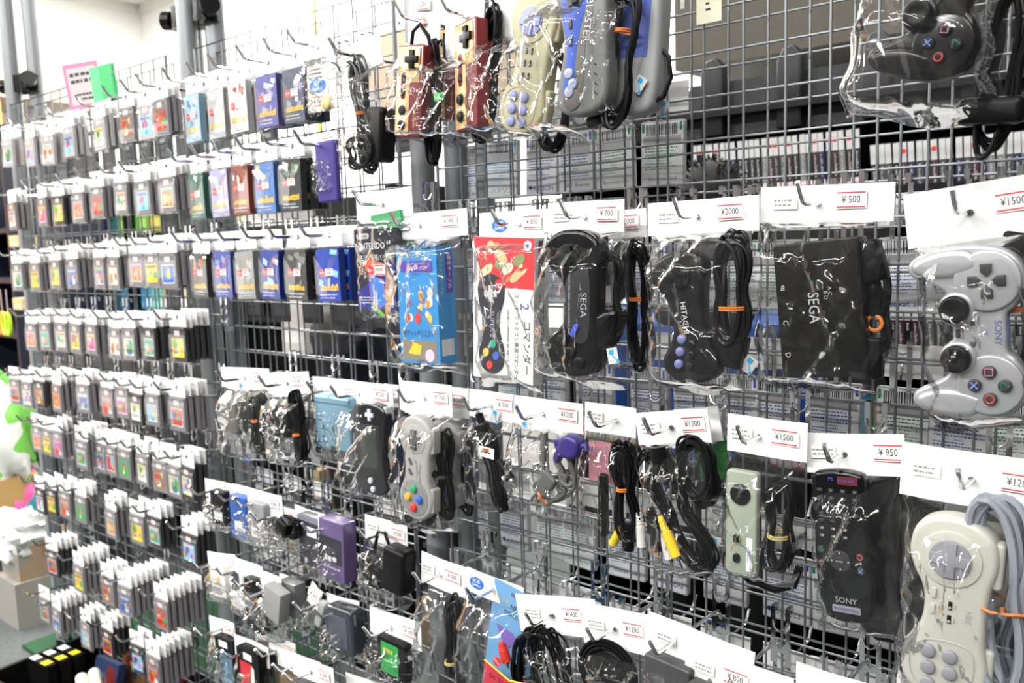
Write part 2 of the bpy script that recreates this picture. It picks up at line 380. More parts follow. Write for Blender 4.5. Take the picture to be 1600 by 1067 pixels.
def pcfx(p, at, L, roll, dd, body, btn, switches=2, yaw=0., mark='NEC'):
    s = L/160.; dk = K(.3, .3, .3)
    out = crom([(0, 30), (24, 31), (48, 35), (68, 30), (80, 12), (80, -12), (70, -28), (50, -33), (33, -29), (16, -20), (0, -18)], 5, True)
    g = G(sc=s); g.slab(out, -8, 19, body, r=5, rb=7, k=4)
    g.slab(rrect(40, 10, 4, cx=46, cy=33), 2, 14, body, r=3); g.slab(rrect(40, 10, 4, cx=-46, cy=33), 2, 14, body, r=3)
    g.disc(-46, 0, 17, 20.3, 24, body, r=.8, n=40)
    g.slab(crom([(28, 20), (44, 25), (66, 20), (74, 0), (66, -20), (46, -25), (32, -18), (26, 0)], 5), 17.5, 18.6, body, r=.5)
    g.tube([(x, y, 19.) for x, y in crom([(28, 20), (44, 25), (66, 20), (74, 0), (66, -20), (46, -25), (32, -18), (26, 0)], 4)], .7, K(*[v*.75 for v in (.6, .58, .45)]) if switches > 2 else K(.42, .42, .4), 5, closed=True)
    g.text(mark, 0, 17, 19.4, 6, K(.35, .35, .35))
    c = part(p, 'controller', g, at, roll, dd, yaw=yaw)
    a = G(-46*s, 0, 0, sc=s); a.disc(0, 0, 20, 22, 16.5, btn, r=.8, n=36); a.slab(plus(15, 4.6), 21.5, 24, btn, r=.9); a.build('directional_pad', c)
    for i in range(3):
        for j in (-1, 1):
            a = G((38+i*14.5)*s, (j*8.5-2+i*1.)*s, 0, sc=s); a.disc(0, 0, 18, 22.5, 6., btn, r=1.6, n=24, dome=.7); a.build('button', c, label='round thumb button')
    for x in (-16, -2):
        a = G((x+2)*s, -10*s, 0, sc=s); a.slab(rrect(9, 3.6, 1), 18.8, 20.6, body, r=.6); a.build('button', c, label='oblong menu button')
    k = 0
    for x in ((-6, 6) if switches == 2 else (-14, 0, 14)):
        for y in ((3,) if switches == 2 else (-1, 7)):
            a = G(x*s, y*s, 0, sc=s); a.slab(rrect(7.5, 3.2, .6), 18.9, 19.4, BLACKM, r=.1); a.disc(1.6, 0, 19, 21, 1.3, dk, n=10); a.text('I II III', 0, 4, 19.4, 2, INK); a.build('slide_switch', c)
    return c
def loops(g, cu, cv, W_, H_, n, R, m, seed=0, pinch=.22, w0=.004, w1=.018, lean=0.):
    r = random.Random(seed)
    for i in range(n):
        a = W_*r.uniform(.55, 1.)/2; h = H_*r.uniform(.82, 1.)/2; ph = r.uniform(-.15, .15); du = W_*r.uniform(-.12, .12); dv = H_*r.uniform(-.04, .04); ww = r.uniform(w0, w1); w2 = r.uniform(w0, w1)
        P = []
        for k in range(34):
            t = 2*pi*k/34; u = a*math.sin(t+ph)*(pinch+(1-pinch)*abs(math.cos(t))**.8); v = h*math.cos(t)
            P.append((cu+u+du*abs(v)/h+lean*v, cv+v+dv, ww+(w2-ww)*(.5+.5*math.sin(t*1.5+i))))
        g.tube(P, R, m, 6, closed=True)
    return g
def cable(p, at, W_, H_, n=6, R=.0022, m=None, seed=0, tie=ORANGE, dd=0., pinch=.25, lean=0., tie_v=0., w1=.018, name='cable', roll=0.):
    R *= .68 if R > .0025 else .85; n = int(n*1.35); g = G(); loops(g, 0, 0, W_, H_, n, R, m or BLACKM, seed, pinch, .003, w1, lean)
    c = part(p, name, g, at, roll, dd)
    if tie:
        t = G(lean*tie_v, tie_v, 0); a = W_*pinch*.5+.0015
        for k in (-1, 1): t.tube([(a*math.cos(q*pi/8), .0012*k, .0105+(w1*.55+.003)*math.sin(q*pi/8)) for q in range(16)], .0011, tie, 6, closed=True)
        t.build('cable_tie', c)
    return c
def plug(p, at, L, R, col, roll=0., dd=0., pin=True, name='plug', ribs=True, **k):
    g = G(); g.tube([(0, L*.5, 0), (0, L*.1, 0)], R*.55, col, 12, R2=R*.95)
    if ribs:
        for i in range(4): g.tube([(0, L*(.42-.09*i), 0), (0, L*(.38-.09*i), 0)], R*(.75+.07*i), col, 12)
    g.tube([(0, L*.12, 0), (0, -L*.38, 0), (0, -L*.4, 0)], R, col, 14)
    if pin: g.tube([(0, -L*.38, 0), (0, -L*.48, 0)], R*.7, CHROME, 12); g.tube([(0, -L*.45, 0), (0, -L*.68, 0)], R*.25, CHROME, 8)
    return part(p, name, g, at, roll, dd, **k)
def tag_sticker(p, at, dd=.012, roll=.3):      # folded tape tab with blue arrow
    g = G(); g.box(-.007, .007, -.009, .009, 0, .0005, K(.6, .61, .6, .3)); g.poly([(-.004, .002), (.002, .002), (.002, .007), (-.004, .007)], .0008, CYANINK)
    g.poly([(-.002, .002), (-.0008, .002), (.006, -.006), (.005, -.007)], .0009, CYANINK); g.poly([(.003, -.008), (.008, -.008), (.007, -.003)], .001, CYANINK); part(p, 'paper_tab', g, at, roll, dd)
def mbox(p, name, at, w, h, t, m, dd=0., roll=0., r=.003, rb=None, yaw=0., **k):
    g = G(); g.slab(rrect(w, h, min(r*1.3, w*.3, h*.3)), 0, t, m, r=r, rb=r if rb is None else rb); return part(p, name, g, at, roll, dd, yaw=yaw, **k)
# ------------------------------------------------------------------ the nets, their poles and the room
def net(name, x0, x1, z0, z1, y, label, nx, side=1):
    root = empty(name, ((x0+x1)/2, y, z0), label, 'wire net', 'wire display nets')
    ox = -(x0+x1)/2
    f = G()
    f.tube([(x0+ox, 0, 0), (x1+ox, 0, 0), (x1+ox, z1-z0, 0), (x0+ox, z1-z0, 0)], .003, WIRE, 8, closed=True)
    f.build('frame', root)
    g = G(); st = (x1-x0)/nx
    for i in range(1, nx): x = x0+ox+st*i; g.tube([(x, 0, 0), (x, z1-z0, 0)], .0015, WIRE, 6)
    g.build('vertical_wires', root)
    g = G(); nz = int(round((z1-z0)/.05))
    for j in range(1, nz): z = j*.05; g.tube([(0+x0+ox, z, -.0029), (x1+ox, z, -.0031)], .0015, WIRE, 6)
    g.build('horizontal_wires', root); return root
NA = (-1.60, -.78); NB = (-.665, -.085); NC = (0., 1.05)
ZA = (FZ+.34-1.5, FZ+.34); ZB = (FZ+.335-1.5, FZ+.335); ZC = (FZ+.40-1.5, FZ+.40)
net('wire_net', *NA, ZA[0], ZA[1], 0, 'far left front wire net hung with game cartridges', 16)
net('wire_net', *NB, ZB[0], ZB[1], 0, 'middle front wire net between the two pole clusters', 12)
net('wire_net', *NC, ZC[0], ZC[1], 0, 'nearest right front wire net hung with bagged controllers', 21)
net('wire_net', NA[0]+.01, NA[1]+.01, ZA[0]-.004, ZA[1]-.004, .04, 'rear wire net behind the cartridges at far left', 16)
net('wire_net', NB[0]+.01, NB[1]+.01, ZB[0]-.004, ZB[1]-.004, .04, 'rear wire net behind the middle card packs', 12)
net('wire_net', NC[0]+.012, NC[1]+.012, ZC[0]-.01, ZC[1]-.01, .04, 'rear wire net carrying white cards facing the other aisle', 21)
def pole(x, y, R, top, label, lab2):
    root = empty('support_pole', (x, y, 0), label, 'pole', 'grey rack poles')
    g = G(); g.tube([(0, .03, 0), (0, top, 0)], R, POLE, 28); g.build('tube', root)
    g = G(); g.tube([(0, 0, 0), (0, .012, 0), (0, .03, 0)], R*1.12, BLACKM, 24, R2=R*1.05); g.build('foot', root)
    g = G(); g.tube([(0, lab2, 0), (0, lab2+.004, 0)], R*1.12, K(.4, .41, .42, .4), 24); g.build('collar', root); return root
for k, (x, y, R, l) in enumerate(((-.722, .020, .020, 'centre tube'), (-.672, .052, .020, 'right tube'), (-.757, .055, .017, 'left rear tube'))):
    pole(x, y, R, 2.55, 'grey pole between far and middle nets, '+l, FZ-.37)
for k, (x, y, R, l) in enumerate(((-.055, .022, .019, 'left front tube'), (-.020, .062, .019, 'middle tube'), (.03, .075, .015, 'right rear tube'))):
    pole(x, y, R, 2.55, 'grey pole between middle and right nets, '+l, FZ-.37)
for k, (x, y, R, l) in enumerate(((-1.625, .02, .02, 'left tube'), (-1.585, .065, .02, 'right tube'))):
    pole(x, y, R, 2.55, 'grey pole at the far end of the nets, '+l, FZ-.37)
for (x, y, n, z) in ((-.714, .035, 3, FZ+.415), (-1.60, .035, 2, FZ+.40)):
    r = empty('pole_clamp', (x, y, z), 'black plastic clamp with thumbscrews on the '+('middle' if n == 3 else 'far left')+' pole cluster', 'clamp')
    g = G()
    for k in range(n): u = (k-(n-1)/2)*.042; g.tube([(u, -.022, -.01*(k % 2)), (u, .022, -.01*(k % 2))], .026, BLACK, 20)
    g.box(-.05, .05, -.016, .016, -.02, .012, BLACK); g.build('body', r)
    for s in (-1, 1):
        g = G(); g.tube([(s*.05, 0, .008), (s*.075, .002, .014)], .009, BLACK, 12); g.tube([(s*.07, 0, .01), (s*.088, .002, .018)], .019, BLACK, 16); g.build('thumbscrew', r)
# room
def sbox(name, lo, hi, m, **k):
    g = G(); c = [(a+b)/2 for a, b in zip(lo, hi)]
    g.box(lo[0]-c[0], hi[0]-c[0], lo[2]-c[2], hi[2]-c[2], -(hi[1]-c[1]), -(lo[1]-c[1]), m); return g.build(name, None, True, loc=c, **k)
WALL = mat('painted_wall', (.82, .82, .80), .7, bump=.03, bs=120)
XL, YB, HC = -4.3, 1.80, 2.64
DWALL = mat('dark_panel_wall', (.06, .055, .05), .8, vary=.3, vs=3)
sbox('wall_back', (XL-.1, YB, 0), (2.6, YB+.1, HC), WALL, kind='structure')
sbox('wall_left', (XL-.1, -3.2, 0), (XL, YB, HC), WALL, kind='structure')
sbox('wall_right', (2.6, -3.2, 0), (2.7, YB+.1, HC), DWALL, kind='structure')
sbox('wall_front', (XL-.1, -3.3, 0), (2.7, -3.2, HC), DWALL, kind='structure')
sbox('ceiling', (XL-.1, -3.3, HC), (2.7, YB+.1, HC+.1), mat('ceiling_board', (.85, .85, .83), .8, bump=.05, bs=90), kind='structure')
sbox('floor', (XL-.1, -3.3, -.1), (2.7, YB+.1, 0), mat('grey_carpet', (.085, .095, .095), .95, bump=.5, bs=500, vary=.35, vs=60), kind='structure')
sbox('trim_1', (XL, YB-.02, HC-.05), (2.6, YB, HC), K(.75, .75, .72), kind='structure')
sbox('trim_2', (XL, -3.2, HC-.05), (XL+.02, YB-.02, HC), K(.75, .75, .72), kind='structure')
t = sbox('carpet_mat', (-1.72, -.06, 0.001), (-.9, .6, .012), mat('green_turf', (.012, .06, .022), .95, bump=.8, bs=600, vary=.4, vs=40)); t['label'] = 'dark green artificial turf mat under the far net'; t['category'] = 'mat'
# lights
def area(name, loc, sx, sy, power, col=(1, 1, 1), rot=(0, 0, 0)):
    l = bpy.data.lights.new(name, 'AREA'); l.shape = 'RECTANGLE'; l.size = sx; l.size_y = sy; l.energy = power; l.color = col
    o = bpy.data.objects.new(name, l); C.objects.link(o); o.location = loc; o.rotation_euler = rot; return o
for x in (-3.1, -1.6, -.1, 1.4):
    for y in (-1.1, -2.75): area('fluorescent_and_fill_light', (x, y, HC-.02), 1.2, .16, 24 if y > -2 else 92, (1, .985, .96))
for x in (-3., -1.3, .4): area('fluorescent_and_fill_light', (x, .72, HC-.02), 1.2, .16, 30, (1, .985, .95))
area('fluorescent_and_fill_light', (-2.6, 1.2, HC-.02), 1.2, .12, 110, (1, .985, .95)); area('fluorescent_and_fill_light', (-3.7, -.6, HC-.02), .16, 1.2, 120, (1, .985, .95)); area('fluorescent_and_fill_light', (-1.1, 1.45, HC-.02), 1.2, .12, 60, (1, .97, .9))  # extra fill lamps, added to brighten the upper back and left walls
w = bpy.data.worlds.new('world'); sc.world = w; w.use_nodes = True; w.node_tree.nodes['Background'].inputs[0].default_value = (.9, .95, 1, 1); w.node_tree.nodes['Background'].inputs[1].default_value = .12
sc.view_settings.view_transform = 'Standard'; sc.view_settings.look = 'None'; sc.view_settings.gamma = 1; sc.view_settings.exposure = -.18; sc.view_settings.use_curve_mapping = False
cy = sc.cycles; cy.max_bounces = 26; cy.diffuse_bounces = 3; cy.glossy_bounces = 3; cy.transmission_bounces = 4; cy.transparent_max_bounces = 22; cy.use_denoising = True
cy.sample_clamp_indirect = 6; cy.caustics_reflective = False; cy.caustics_refractive = False
# ------------------------------------------------------------------ game cartridges on the far net
ORD = 'zero first second third fourth fifth sixth seventh eighth ninth tenth eleventh twelfth'.split()
PAL = dict(orange=(.8, .22, .01), yellow=(.85, .6, .0), pink=(.8, .06, .3), teal=(.0, .4, .28), blue=(.01, .12, .6), red=(.62, .01, .01), green=(.03, .35, .02), white=(.75, .75, .73), brown=(.3, .14, .05), purple=(.25, .08, .4), cream=(.75, .65, .45), sky=(.25, .55, .8))
PN = list(PAL)
_lm = {}
def cart_meshes(kind):
    key = ('c', kind)
    if key not in _lm:
        m = {'grey': GREYP, 'dark': K(.035, .035, .038, .45), 'pale': K(.42, .41, .42, .5)}[kind]
        g = G(sc=.001); g.slab([(-28.5, -32.5), (28.5, -32.5), (28.5, 28), (26, 28), (26, 32.5), (-28.5, 32.5)], 0, 7.6, m, r=1., rb=1.)
        for i in range(5): g.box(-21, 21, 22+i*1.7, 22.7+i*1.7, 7.4, 8., m)
        g.slab(rrect(46, 41, 3, cy=-5), 7.5, 7.9, m, r=.2)
        h = G(sc=.001); h.box(-30, 30, 35, 66, 3, 3.6, WHITE); h.box(-30, 30, 35, 66, 4.2, 4.6, WHITE)
        h.poly([(4*math.cos(t*pi/5), 54+4*math.sin(t*pi/5)) for t in range(10)], 4.75, K(.1, .1, .1, .8))
        b = G(sc=.001); V = []
        for face in (9.3, -.8):
            n = len(b.V); P = [(-30.5, 35, 4), (30.5, 35, 4), (-29.8, 20, face), (29.8, 20, face+.3), (-30.8, -10, face+.4), (30, -10, face), (-29.5, -35, face-1), (30.5, -36, 4)]
            b.add(P, [(0, 1, 3, 2), (2, 3, 5, 4), (4, 5, 7, 6)], FILM2)
        s = G(0, .0225, .0081, sc=.001); s.quad(-9, 9, -5, 5, 0, K(.85, .82, .8, .5)); s.quad(-8, 8, 3, 4, .08, RED); s.quad(-8, 8, -4, -3, .08, RED); scribble(s, -6, 6, -2, 2, .1, INK, 1, 3)
        _lm[key] = [x.mesh(n_, True) for x, n_ in ((g, 'cartridge'), (h, 'header_card'), (b, 'plastic_bag'), (s, 'price_sticker'))]
    return _lm[key]
def label_mesh(col, seed):
    key = ('l', col, seed % 3)
    if key not in _lm:
        r = random.Random(seed); g = G(sc=.001)
        others = [K(*PAL[c], .35) for c in r.sample([c for c in PN if c != col], 4)]
        art(g, -21, 21, -24, 13, 8.05, [K(*PAL[col], .35)]+others, seed, 5, None if seed % 2 else K(.6, .59, .56, .4))
        if r.random() < .6: g.quad(-18, 18, 5, 10, 8.5, K(*PAL[r.choice(PN)], .35)); 
        scribble(g, -15, 15, 5.5, 9.5, 8.7, others[0], 1, seed)
        _lm[key] = g.mesh('label', True)
    return _lm[key]
def cart(pos, kind, col, seed, label, group, front=True, rz=0., ry=0.):
    o = empty('game_cartridge', pos, label, 'game cartridge', group, rot=(0, ry, rz))
    a, h, b, s = cart_meshes(kind); ca = link('cartridge', a, o)
    if front or col != 'none': link('label', label_mesh(col, seed), ca)
    link('header_card', h, o)
    if front: link('price_sticker', s, ca); link('plastic_bag', b, o)
    return o
ROWS = [
 [(11, 238, 2, 'p'), (46, 237, 3, 'p'), (74, 232, 2, 'p'), (107, 222, 3, 'p'), (155, 208, 3, 'p'), (197, 196, 3, 'g'), (227, 190, 2, 'p'), (250, 181, 3, 'g')],
 [(19, 339, 3), (66, 333, 3), (90, 328, 3, 'd'), (121, 326, 3), (151, 318, 3), (188, 312, 4), (222, 311, 4), (260, 302, 5)],
 [(26, 432, 2), (54, 433, 3), (86, 431, 3), (112, 428, 4), (155, 427, 2), (176, 427, 4), (212, 424, 1), (237, 423, 2), (262, 422, 5)],
 [(48, 526, 2), (70, 526, 3), (94, 527, 2), (117, 528, 2), (142, 532, 3), (179, 535, 2), (201, 537, 3), (232, 539, 4, 'd'), (277, 541, 5, 'd')],
 [(23, 614, 1), (41, 617, 2), (61, 617, 2, 'd'), (88, 621, 4), (129, 622, 3), (167, 631, 2), (190, 631, 2), (212, 639, 2, 'd'), (237, 643, 2), (276, 649, 5)],
 [(57, 688, 1), (73, 691, 1), (90, 695, 3), (126, 709, 5), (156, 718, 2), (173, 721, 2), (194, 728, 2), (222, 734, 2), (249, 745, 2), (271, 753, 1), (291, 753, 3, 'd')],
 [(62, 783, 2, 'd'), (80, 785, 2, 'd'), (101, 791, 2), (126, 797, 3), (172, 818, 3), (213, 828, 2), (241, 834, 3, 'd'), (295, 861, 4, 'd')],
 [(81, 880, 5, 'd'), (122, 904, 6), (168, 925, 4), (195, 939, 8), (252, 963, 7)],
 [(69, 955, 1), (88, 972, 6), (133, 992, 4), (167, 1006, 4, 'd'), (214, 1031, 2, 'd'), (238, 1050, 7)]]
COLS = ['cream sky white sky white brown sky red', 'white pink yellow orange red cream sky orange', 'cream yellow yellow blue purple white orange yellow blue', 'orange teal cream yellow pink white cream teal yellow',
        'red cream brown orange blue orange pink white sky red', 'orange yellow pink teal purple red green white brown cream cream', 'white yellow orange green orange yellow teal sky',
        'red yellow brown blue red', 'brown blue sky red sky orange']
ROWN = ['top', 'second', 'third', 'fourth', 'fifth', 'sixth', 'seventh', 'eighth', 'lowest']
KD = {'p': 'pale', 'g': 'grey', 'd': 'dark'}
for ri, row in enumerate(ROWS):
    cols = COLS[ri].split()
    for ci, q in enumerate(row):
        cx_, cy_, n = q[:3]; kd = KD[q[3]] if len(q) > 3 else 'grey'
        front_d = .085 if n < 5 else .105
        P = W(cx_, cy_, front_d+.008); rg = random.Random(ri*31+ci)
        where = '%s hook, %s row of far net' % (ORD[ci+1], ROWN[ri])
        hz = P.z+.054
        for k in range(n):
            dpt = front_d-k*(.0125 if n > 2 else .02)
            lab = '%s cartridge with %s label, front of %s' % (kd, cols[ci], where) if k == 0 else '%s cartridge %s in the stack on %s' % (kd, ORD[k+1], where)
            rz = rg.uniform(-.07, .07); ry = rg.uniform(-.03, .03)
            cart((P.x+rg.uniform(-.002, .002)+(k % 2)*.001, -dpt, P.z+rg.uniform(-.003, .003)+(.002 if k else 0)), kd, cols[ci] if k == 0 else 'none', ri*3+ci, lab, 'game cartridges on the far net', k == 0, rz, ry)
        hook(P.x, hz, front_d+.04, 'chrome hook at far net, %s' % where.replace(' of far net', ''), 'hooks on the far net')
# ------------------------------------------------------------------ trading card packs on the middle net
GOLD = K(.85, .5, .03, .35); NEWR = K(.85, .02, .02, .4)
_pm = {}
def pack_meshes(base, alt, side, seed):
    g = G(sc=.001); g.box(-28, 28, -41, 41, 0, 12, side); g.quad(-28, 28, -41, 41, 12.1, base)
    r = random.Random(seed)
    for i in range(7):
        c = (alt, base, alt, K(.5, .52, .56, .3))[i % 4]; x = r.uniform(-26, 10); y = r.uniform(-20, 36); w_ = r.uniform(4, 16)
        g.poly([(x, y), (min(28, x+w_), y-r.uniform(2, 9)), (min(28, x+w_*1.3), y+r.uniform(3, 6)), (x+2, min(40, y+r.uniform(4, 12)))], 12.2+.03*i, c)
    u = -22
    while u < 20:
        l = r.uniform(5, 8); h = r.uniform(5, 8.5)
        g.poly([(u, -24), (u+l, -24+r.uniform(-1, 1)), (u+l-.8, -24+h), (u+l*.5, -24+h+r.uniform(0, 3)), (u+.6, -24+h*.8)], 12.7, GOLD); g.poly([(u+1.5, -22), (u+l-2, -22), (u+l*.5, -19)], 12.8, base); u += l-.6
    scribble(g, -22, 22, -38, -28, 12.6, K(.7, .7, .72), 2, seed)
    s = G(sc=.001); s.poly([(-15+6.5*math.cos(t*pi/9), 4+6.5*math.sin(t*pi/9)) for t in range(18)], 12.9, NEWR); s.text('NEW', -15, 4, 13, 4.4, WHITE)
    s.quad(-7, 13, -1.5, 10.5, 12.85, K(.85, .8, .78)); s.quad(-6, 12, 8, 9.3, 12.95, RED); s.quad(-6, 12, -.3, -1.2, 12.95, RED); s.text('¥100', 3, 4, 13, 6, INK, sx=.8)
    return g.mesh('card_pack_body', True), s.mesh('price_sticker', True)
hdm = G(sc=.001)
hdm.box(-31, 31, 45, 76, 4, 5, WHITE); hdm.poly([(4*math.cos(t*pi/5), 62+4*math.sin(t*pi/5)) for t in range(10)], 5.1, K(.1, .1, .1, .8)); HDM = hdm.mesh('header_card', True)
bg = G(sc=.001)
P_ = [(-31, 45, 5), (31, 45, 5), (-30, 30, 14.5), (30, 30, 15), (-31, 0, 14.6), (31, -3, 15.2), (-30, -30, 14.8), (30.5, -32, 14.5), (-32, -46, 8), (31, -45, 9), (0, 38, 9), (3, -2, 16.5), (-2, -33, 16.5), (0, -45, 8)]
bg.add(P_, [(0, 1, 10), (0, 10, 2), (10, 1, 3), (10, 3, 11), (2, 10, 11), (2, 11, 4), (3, 5, 11), (4, 11, 12), (4, 12, 6), (11, 5, 7), (11, 7, 12), (6, 12, 13), (6, 13, 8), (12, 7, 9), (12, 9, 13)], FILM2); BGM = bg.mesh('plastic_bag', True)
PK = [
 [(301, 185, (.35, .55, .7), (.05, .15, .3), 'light blue and white', 2), (338, 178, (.5, .5, .52), (.75, .75, .78), 'silver grey', 2), (372, 168, (.7, .7, .7), (.3, .05, .05), 'white', 2), (417, 158, (.12, .12, .35), (.35, .35, .5), 'violet blue', 3), (459, 149, (.08, .09, .14), (.3, .32, .5), 'dark slate blue', 3)],
 [(308, 307, (.05, .15, .12), (.3, .35, .32), 'dark green', 2), (343, 302, (.4, .38, .55), (.6, .6, .7), 'pale lavender', 2), (376, 297, (.3, .07, .04), (.12, .05, .05), 'rust brown', 3), (414, 294, (.08, .2, .5), (.5, .5, .12), 'blue and yellow', 2), (454, 289, (.03, .035, .035), (.1, .2, .12), 'black', 3)],
 [(312, 430, (.08, .07, .07), (.45, .15, .1), 'charcoal and pink', 2), (348, 429, (.06, .08, .35), (.3, .3, .55), 'violet', 2), (383, 430, (.3, .3, .29), (.5, .5, .48), 'stone grey', 2), (422, 429, (.015, .04, .28), (.4, .6, .8), 'deep blue streaked', 1), (463, 430, (.05, .05, .045), (.22, .22, .2), 'dark grey', 4), (513, 430, (.02, .06, .4), (.3, .6, .85), 'bright blue', 3)]]
for ri, row in enumerate(PK):
    for ci, (x, y, b, a, cn, n) in enumerate(row):
        m, s = pack_meshes(K(*b, .25), K(*a, .25), K(*[v*.5 for v in b], .3), ri*9+ci)
        P = W(x, y, .105)
        for k in range(n):
            lab = '%s card pack, gold lettering, front of its hook, %s row, middle net' % (cn, ROWN[ri]) if k == 0 else '%s card pack %s in its stack, %s row of middle net' % (cn, ORD[k+1], ROWN[ri])
            o = empty('trading_card_pack', (P.x+.002*(k % 2), -.093+.019*k, P.z+.001*k), lab, 'card pack', 'card packs on the middle net', rot=(0, random.uniform(-.03, .03), random.uniform(-.08, .02)))
            body = link('card_pack', m, o); link('header_card', HDM, o)
            if k == 0: link('price_sticker', s, body); link('plastic_bag', BGM, o)
        hook(P.x, P.z+.062, .14, 'chrome hook with the %s card packs, %s row of middle net' % (cn, ROWN[ri]), 'hooks on the middle net')
# ------------------------------------------------------------------ other middle net packages
p = pk('sample_bag', 'clear bag with blue oval sample sticker and yellow toy, top right of middle net', 'toy packet', (472, 60, 521, 48), h=.036, d=.1, bag=(500, 178), bulge=.008, seed=3)
g = G(); g.box(-.026, .026, -.04, .03, .001, .002, K(.72, .7, .64)); scribble(g, -.018, .018, .008, .027, .0023, INK, 3, 4); g.poly([(.02*math.cos(t*pi/12), -.001+.011*math.sin(t*pi/12)) for t in range(24)], .0024, K(.02, .2, .7))
g.text('見本', 0, .002, .0027, .009, WHITE); g.text('SAMPLE', 0, -.006, .0027, .007, WHITE); g.quad(-.011, .011, -.018, -.0168, .0024, RED); g.quad(-.011, .011, -.031, -.0298, .0024, RED); g.text('¥ 300', 0, -.0245, .0024, .009, INK); part(p, 'insert_card', g, (496, 133), 0, .001)
g = G(); g.disc(0, 0, 0, .01, .011, K(.8, .72, .3), dome=.003); part(p, 'yellow_toy', g, (505, 160), 0, .004)
p = pk('accessory_packet', 'flat blue violet cloth pouch in clear bag, second row right of middle net', 'pouch', (487, 211, 526, 203), h=.04, d=.1, price='¥ 300', bag=(515, 303), bulge=.01, seed=4, pu=.7)
g = G(); g.slab(rrect(.048, .093, .004), 0, .009, mat('violet_cloth', (.06, .04, .24), .7, bump=.2, bs=300), r=.004); part(p, 'pouch', g, (509, 268))
p = pk('power_adapter', 'black charger cable with orange ties in tall wrinkled bag at top', 'charger', (533, 78, 592, 50), h=.044, d=.11, note=True, bag=(575, 262), bulge=.04, seed=5, wx=.006)
cable(p, (562, 178), .045, .165, 7, .0024, K(.02, .02, .022, .3), 3, ORANGE, .008, lean=-.05)
mbox(p, 'adapter_block', (585, 210), .034, .075, .03, BLACKM, .004, .25, r=.005); cable(p, (562, 235), .07, .05, 4, .0022, BLACKM, 9, None, .02, .8)
p = pk('memory_expansion_box', 'dark blue boxed console memory expansion pack on middle net edge', 'game box', (556, 303, 643, 291), h=.042, d=.1, bag=(595, 500), bulge=.02, seed=6, rise=12)
g = G(); wb = p.size((556, 420), (614, 420)); hb = p.size((585, 358), (590, 481)); k = wb/72
g.t(0, 0, 0, 0, k); hb2 = hb/k/2
g.box(-36, 36, -hb2, hb2, 0, 16, K(.02, .02, .03, .3)); g.quad(-36, 36, -hb2, hb2, 16.05, K(.022, .022, .035, .25)); g.poly([(-36, -hb2), (36, -hb2), (36, 10), (10, -5), (-36, -30)], 16.1, K(.03, .035, .25, .25)); g.poly([(-20, -hb2), (10, -hb2), (36, -45), (36, -38)], 16.15, K(.05, .15, .45, .25))
g.slab(rrect(24, 7, 3.4, cx=-20, cy=hb2-9), 16, 16.3, K(.5, .5, .5), r=.05); g.text('Nintendo', -20, hb2-9, 16.5, 5, INK, sx=.9)
g.text('NINTENDO', -7, hb2-22, 16.3, 11.5, K(.8, .8, .8), sx=.93); g.text('64', 28, hb2-18, 16.3, 7.5, K(.8, .8, .8)); g.text('メモリー拡張パック', -3, hb2-37, 16.3, 8.6, K(.75, .75, .78), sx=.82)
g.t(2*k, -21*k, 3.7*k, 0, k*.78); g.poly([(-26, 26), (12, 15), (24, 22), (22, 34), (-16, 44), (-28, 38)], 16.3, K(.75, .12, .04)); g.poly([(-18, 20), (18, 8), (20, -30), (6, -36), (-16, -22)], 16.35, K(.04, .2, .75)); g.tube([(q[0], q[1], 16.5) for q in ((-18, 20), (18, 8), (20, -30), (6, -36), (-16, -22))], .7, K(.8, .1, .15), 4, closed=True)
g.poly([(-16, -30), (-10, -28), (18, -48), (10, -52)], 16.5, K(.2, .5, .08)); g.t(0, 0, 0, 0, k); g.box(16, 32, -hb2+5, -hb2+25, 16, 16.4, WHITE); g.poly([(20, -hb2+8), (24, -hb2+20), (28, -hb2+8)], 16.6, K(.05, .35, .6)); g.poly([(22, -hb2+9), (28, -hb2+19), (29, -hb2+9)], 16.7, K(.1, .5, .1)); scribble(g, -32, 10, -hb2+6, -hb2+16, 16.5, K(.7, .7, .7), 3, 3)
g.poly([(-8+6*math.cos(t*pi/9), -2+6*math.sin(t*pi/9)) for t in range(18)], 17.2, NEWR); g.text('NEW', -8, -2, 17.4, 4, WHITE); g.quad(-1, 20, -8, 6, 17.2, K(.85, .82, .8)); g.quad(0, 19, 3.5, 5, 17.3, RED); g.quad(0, 19, -7.4, -6, 17.3, RED); g.text('¥2000', 9.5, -1, 17.4, 6.5, INK, sx=.8)
part(p, 'box', g, (586, 420), .02, 0, True)
g = G(); g.box(-.036, .028, -.013, .013, 0, .006, K(.05, .35, .12, .5)); part(p, 'green_insert', g, (606, 346), -.07, 0, True)
GA = K(.12, .115, .1, .4)
p = pk('power_adapter', 'grey block power adapter and cable in bag, third row left of middle net', 'charger', (346, 573, 421, 576), h=.036, d=.11, price='¥ 500', bag=(372, 712), bulge=.035, seed=8, pu=.78)
mbox(p, 'adapter_block', (363, 652), .034, .06, .024, GA, .006, .05, r=.005); cable(p, (399, 662), .055, .105, 8, .0019, K(.02, .022, .02, .35), 5, ORANGE, .006, lean=.1, tie_v=.005); tag_sticker(p, (376, 606), .01)
p = pk('power_adapter', 'black power adapter with tied cable in bag, right of the grey adapter', 'charger', (417, 583, 482, 580), h=.036, d=.11, price='¥ 500', bag=(455, 726), bulge=.035, seed=9, pu=.75)
mbox(p, 'adapter_block', (440, 658), .038, .055, .026, BLACKM, .004, .1, r=.005); cable(p, (462, 668), .05, .115, 9, .0021, BLACKM, 6, ORANGE, .008, lean=.05, tie_v=-.012)
